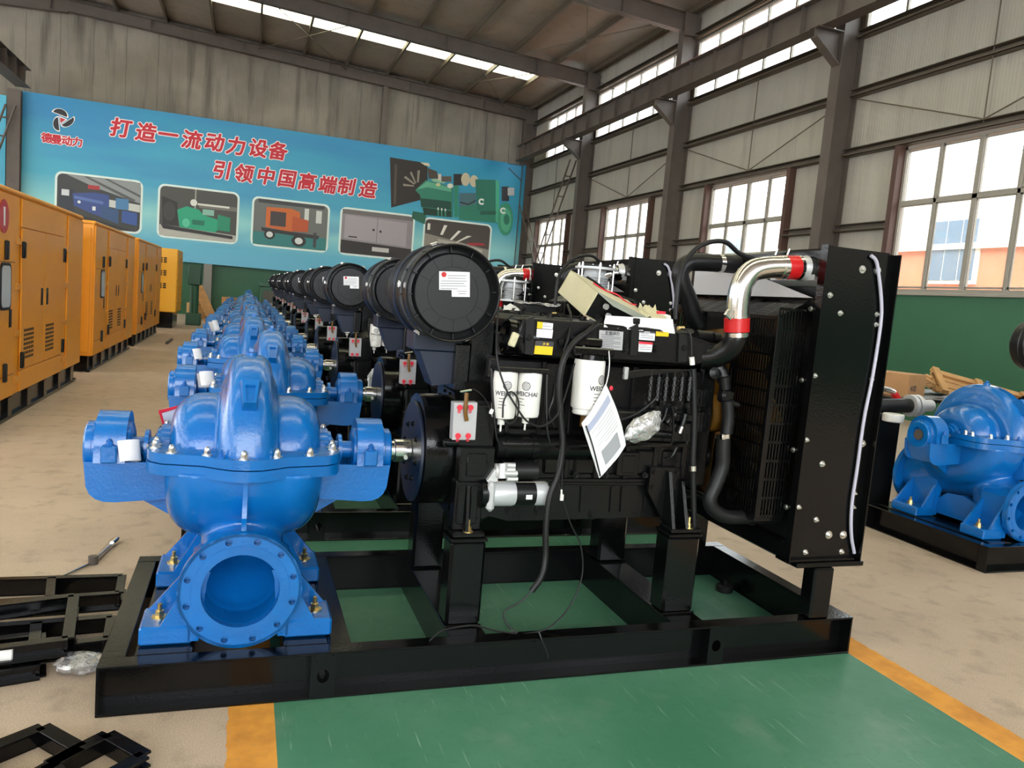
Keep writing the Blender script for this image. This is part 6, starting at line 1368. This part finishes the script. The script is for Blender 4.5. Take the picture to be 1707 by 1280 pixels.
# ------------------------------------------------------------------ wrench and steel frames on the floor, left
wr_ = thing('wrench', tuple(pZ(150, 935)), 'long ratchet wrench with spanner lying on the concrete floor', 'wrench')
a, c, d = pZ(97, 966), pZ(155, 940), pZ(186, 911); up = Vector((0, 0, .014))
b = MB(); b.tube([a+up*.6, c+up*.6], .006, 8, 1); b.build('spanner_shaft', M['chrome'], wr_)
b = MB(); dr = (a-c).normalized(); sd = Vector((-dr.y, dr.x, 0)); R = .024
V = [a+up*.5+(dr*math.cos(t)+sd*math.sin(t))*r_ for t in np.linspace(.7, 5.6, 16) for r_ in (R*.55, R)]; b.grid([V[0::2], V[1::2]], 0, (0, 0, .008)); b.build('open_jaw', M['chrome'], wr_)
b = MB(); b.tube([c+up, d+up], .013, 10, 1); b.build('ratchet_handle', M['zinc'], wr_)
b = MB(); b.cyl(c+Vector((0, 0, .0)), c+Vector((0, 0, .04)), .022, n=16); b.build('ratchet_head', M['steel'], wr_)
b = MB(); e = (d-c).normalized(); b.cyl(d+up-e*.01, d+up+e*.05, .02, n=14); b.cyl(d+up+e*.05, d+up+e*.08, .015, n=14); b.build('socket', M['chrome'], wr_)
def frame_piece(corners, z0, h, label, t=.04, cross=(), dirn=None):
    """open welded frame of channels; corners = floor polygon"""
    T = thing('steel_channel_frame', tuple((corners[0]+corners[2])/2), label, 'steel frame', 'black steel frames lying on the floor')
    n = len(corners)
    def bar(p, q, nm):
        p = Vector((p.x, p.y, 0)); q = Vector((q.x, q.y, 0)); e = (q-p).normalized(); s = Vector((-e.y, e.x, 0)); Rm = Matrix((e, s, Vector((0, 0, 1)))).transposed(); L = (q-p).length; m_ = (p+q)/2
        b = MB(); b.obox(m_+Vector((0, 0, z0+h-.004)), (L, t, .008), Rm, .001); b.obox(m_+Vector((0, 0, z0+.004)), (L, t, .008), Rm, .001); b.obox(m_-s*(t/2-.004)+Vector((0, 0, z0+h/2)), (L, .008, h-.004), Rm); b.build(nm, M['black'], T, sharp=30)
    for i in range(n): bar(corners[i], corners[(i+1) % n], 'channel_bar')
    for u, v in cross: bar(u, v, 'cross_bar')
    return T
def fz(*pts): return [pZ(x, y) for x, y in pts]
P = fz((203, 985), (198, 1015), (-220, 1048), (-215, 1000)); frame_piece(P, 0, .075, 'long black channel frame at left edge, rearmost of the pile', .035, ((P[0].lerp(P[3], .3), P[1].lerp(P[2], .3)),))
P = fz((186, 1050), (180, 1088), (-230, 1140), (-225, 1085)); frame_piece(P, 0, .06, 'black channel frame with cross bar, middle of the left pile', .04, ((P[0].lerp(P[3], .33), P[1].lerp(P[2], .33)),))
P = fz((122, 1040), (112, 1118), (-250, 1170), (-245, 1090)); frame_piece(P, .062, .06, 'black channel frame resting on top of the left pile', .04)
P = fz((66, 1078), (66, 1130), (-260, 1185), (-255, 1120)); frame_piece(P, .0, .055, 'short black frame holding a white roll, front of the left pile', .04)
wrl = thing('white_roll', tuple(pZ(5, 1112)), 'white plastic roll lying on the left frame pile', 'roll')
p, q = pZ(22, 1108, .04), pZ(-60, 1118, .04); b = MB(); b.cyl((p.x, p.y, .085), (q.x, q.y, .085), .03, n=20, b=.004); b.build('roll', M['white'], wrl)
p, q = pZ(0, 972), pZ(42, 978); b = MB(); b.tube([(p.x-.1, p.y, .01), (p.x, p.y, .012), (q.x, q.y, .012)], .009, 8, 2); one(b, 'threaded_rod', M['chrome'], 'thin bright rod behind the left frame pile', 'rod')
P = fz((70, 1236), (132, 1272), (20, 1340), (-60, 1290)); frame_piece(P, 0, .05, 'black steel frame corner at the bottom left edge', .045)
P = fz((178, 1248), (240, 1284), (130, 1345), (80, 1300)); frame_piece(P, 0, .05, 'black steel frame corner at the bottom edge, right of its twin', .045)
# ------------------------------------------------------------------ outside: ground, neighbouring building
XO = 18.5
nb = thing('neighbour_building', (XO, 14, 0), 'peach and white building seen through the right hand windows', 'building')
zp = pX(1690, 412, XO).z
M['peach'] = mat('peach_render', '#e08a66', .8, noise=.06, nscale=1); M['bwhite'] = mat('white_render', '#ece8e0', .8)
b = MB(); b.box(XO, XO+6, -5, 60, 0, zp, 0); b.build('lower_wall', M['peach'], nb, sharp=0)
b = MB(); b.box(XO+.02, XO+6, -5, 60, zp, 6.2, 0); b.build('upper_wall', M['bwhite'], nb, sharp=0)
b = MB(); b.box(XO-.12, XO+.1, -5, 60, zp, zp+.16); b.build('string_course', M['bwhite'], nb, sharp=0)
M['bglass'] = mat('building_glass', '#6f8296', .15)
wa, wb_ = pX(1555, 400, XO), pX(1625, 450, XO)
for k in range(-2, 6):
    yc = (wa.y+wb_.y)/2+k*5.2; hw = abs(wa.y-wb_.y)/2
    b = MB(); b.box(XO-.05, XO+.02, yc-hw-.1, yc+hw+.1, zp-.95, zp+.9); f = b.build('window_surround', M['bwhite'], nb, sharp=0)
    for s in (-1, 0, 1):
        b = MB(); b.box(XO-.07, XO-.04, yc+s*hw*.66-hw*.3, yc+s*hw*.66+hw*.3, zp-.85, zp+.8); b.build('window_glass', M['bglass'], f, sharp=0)
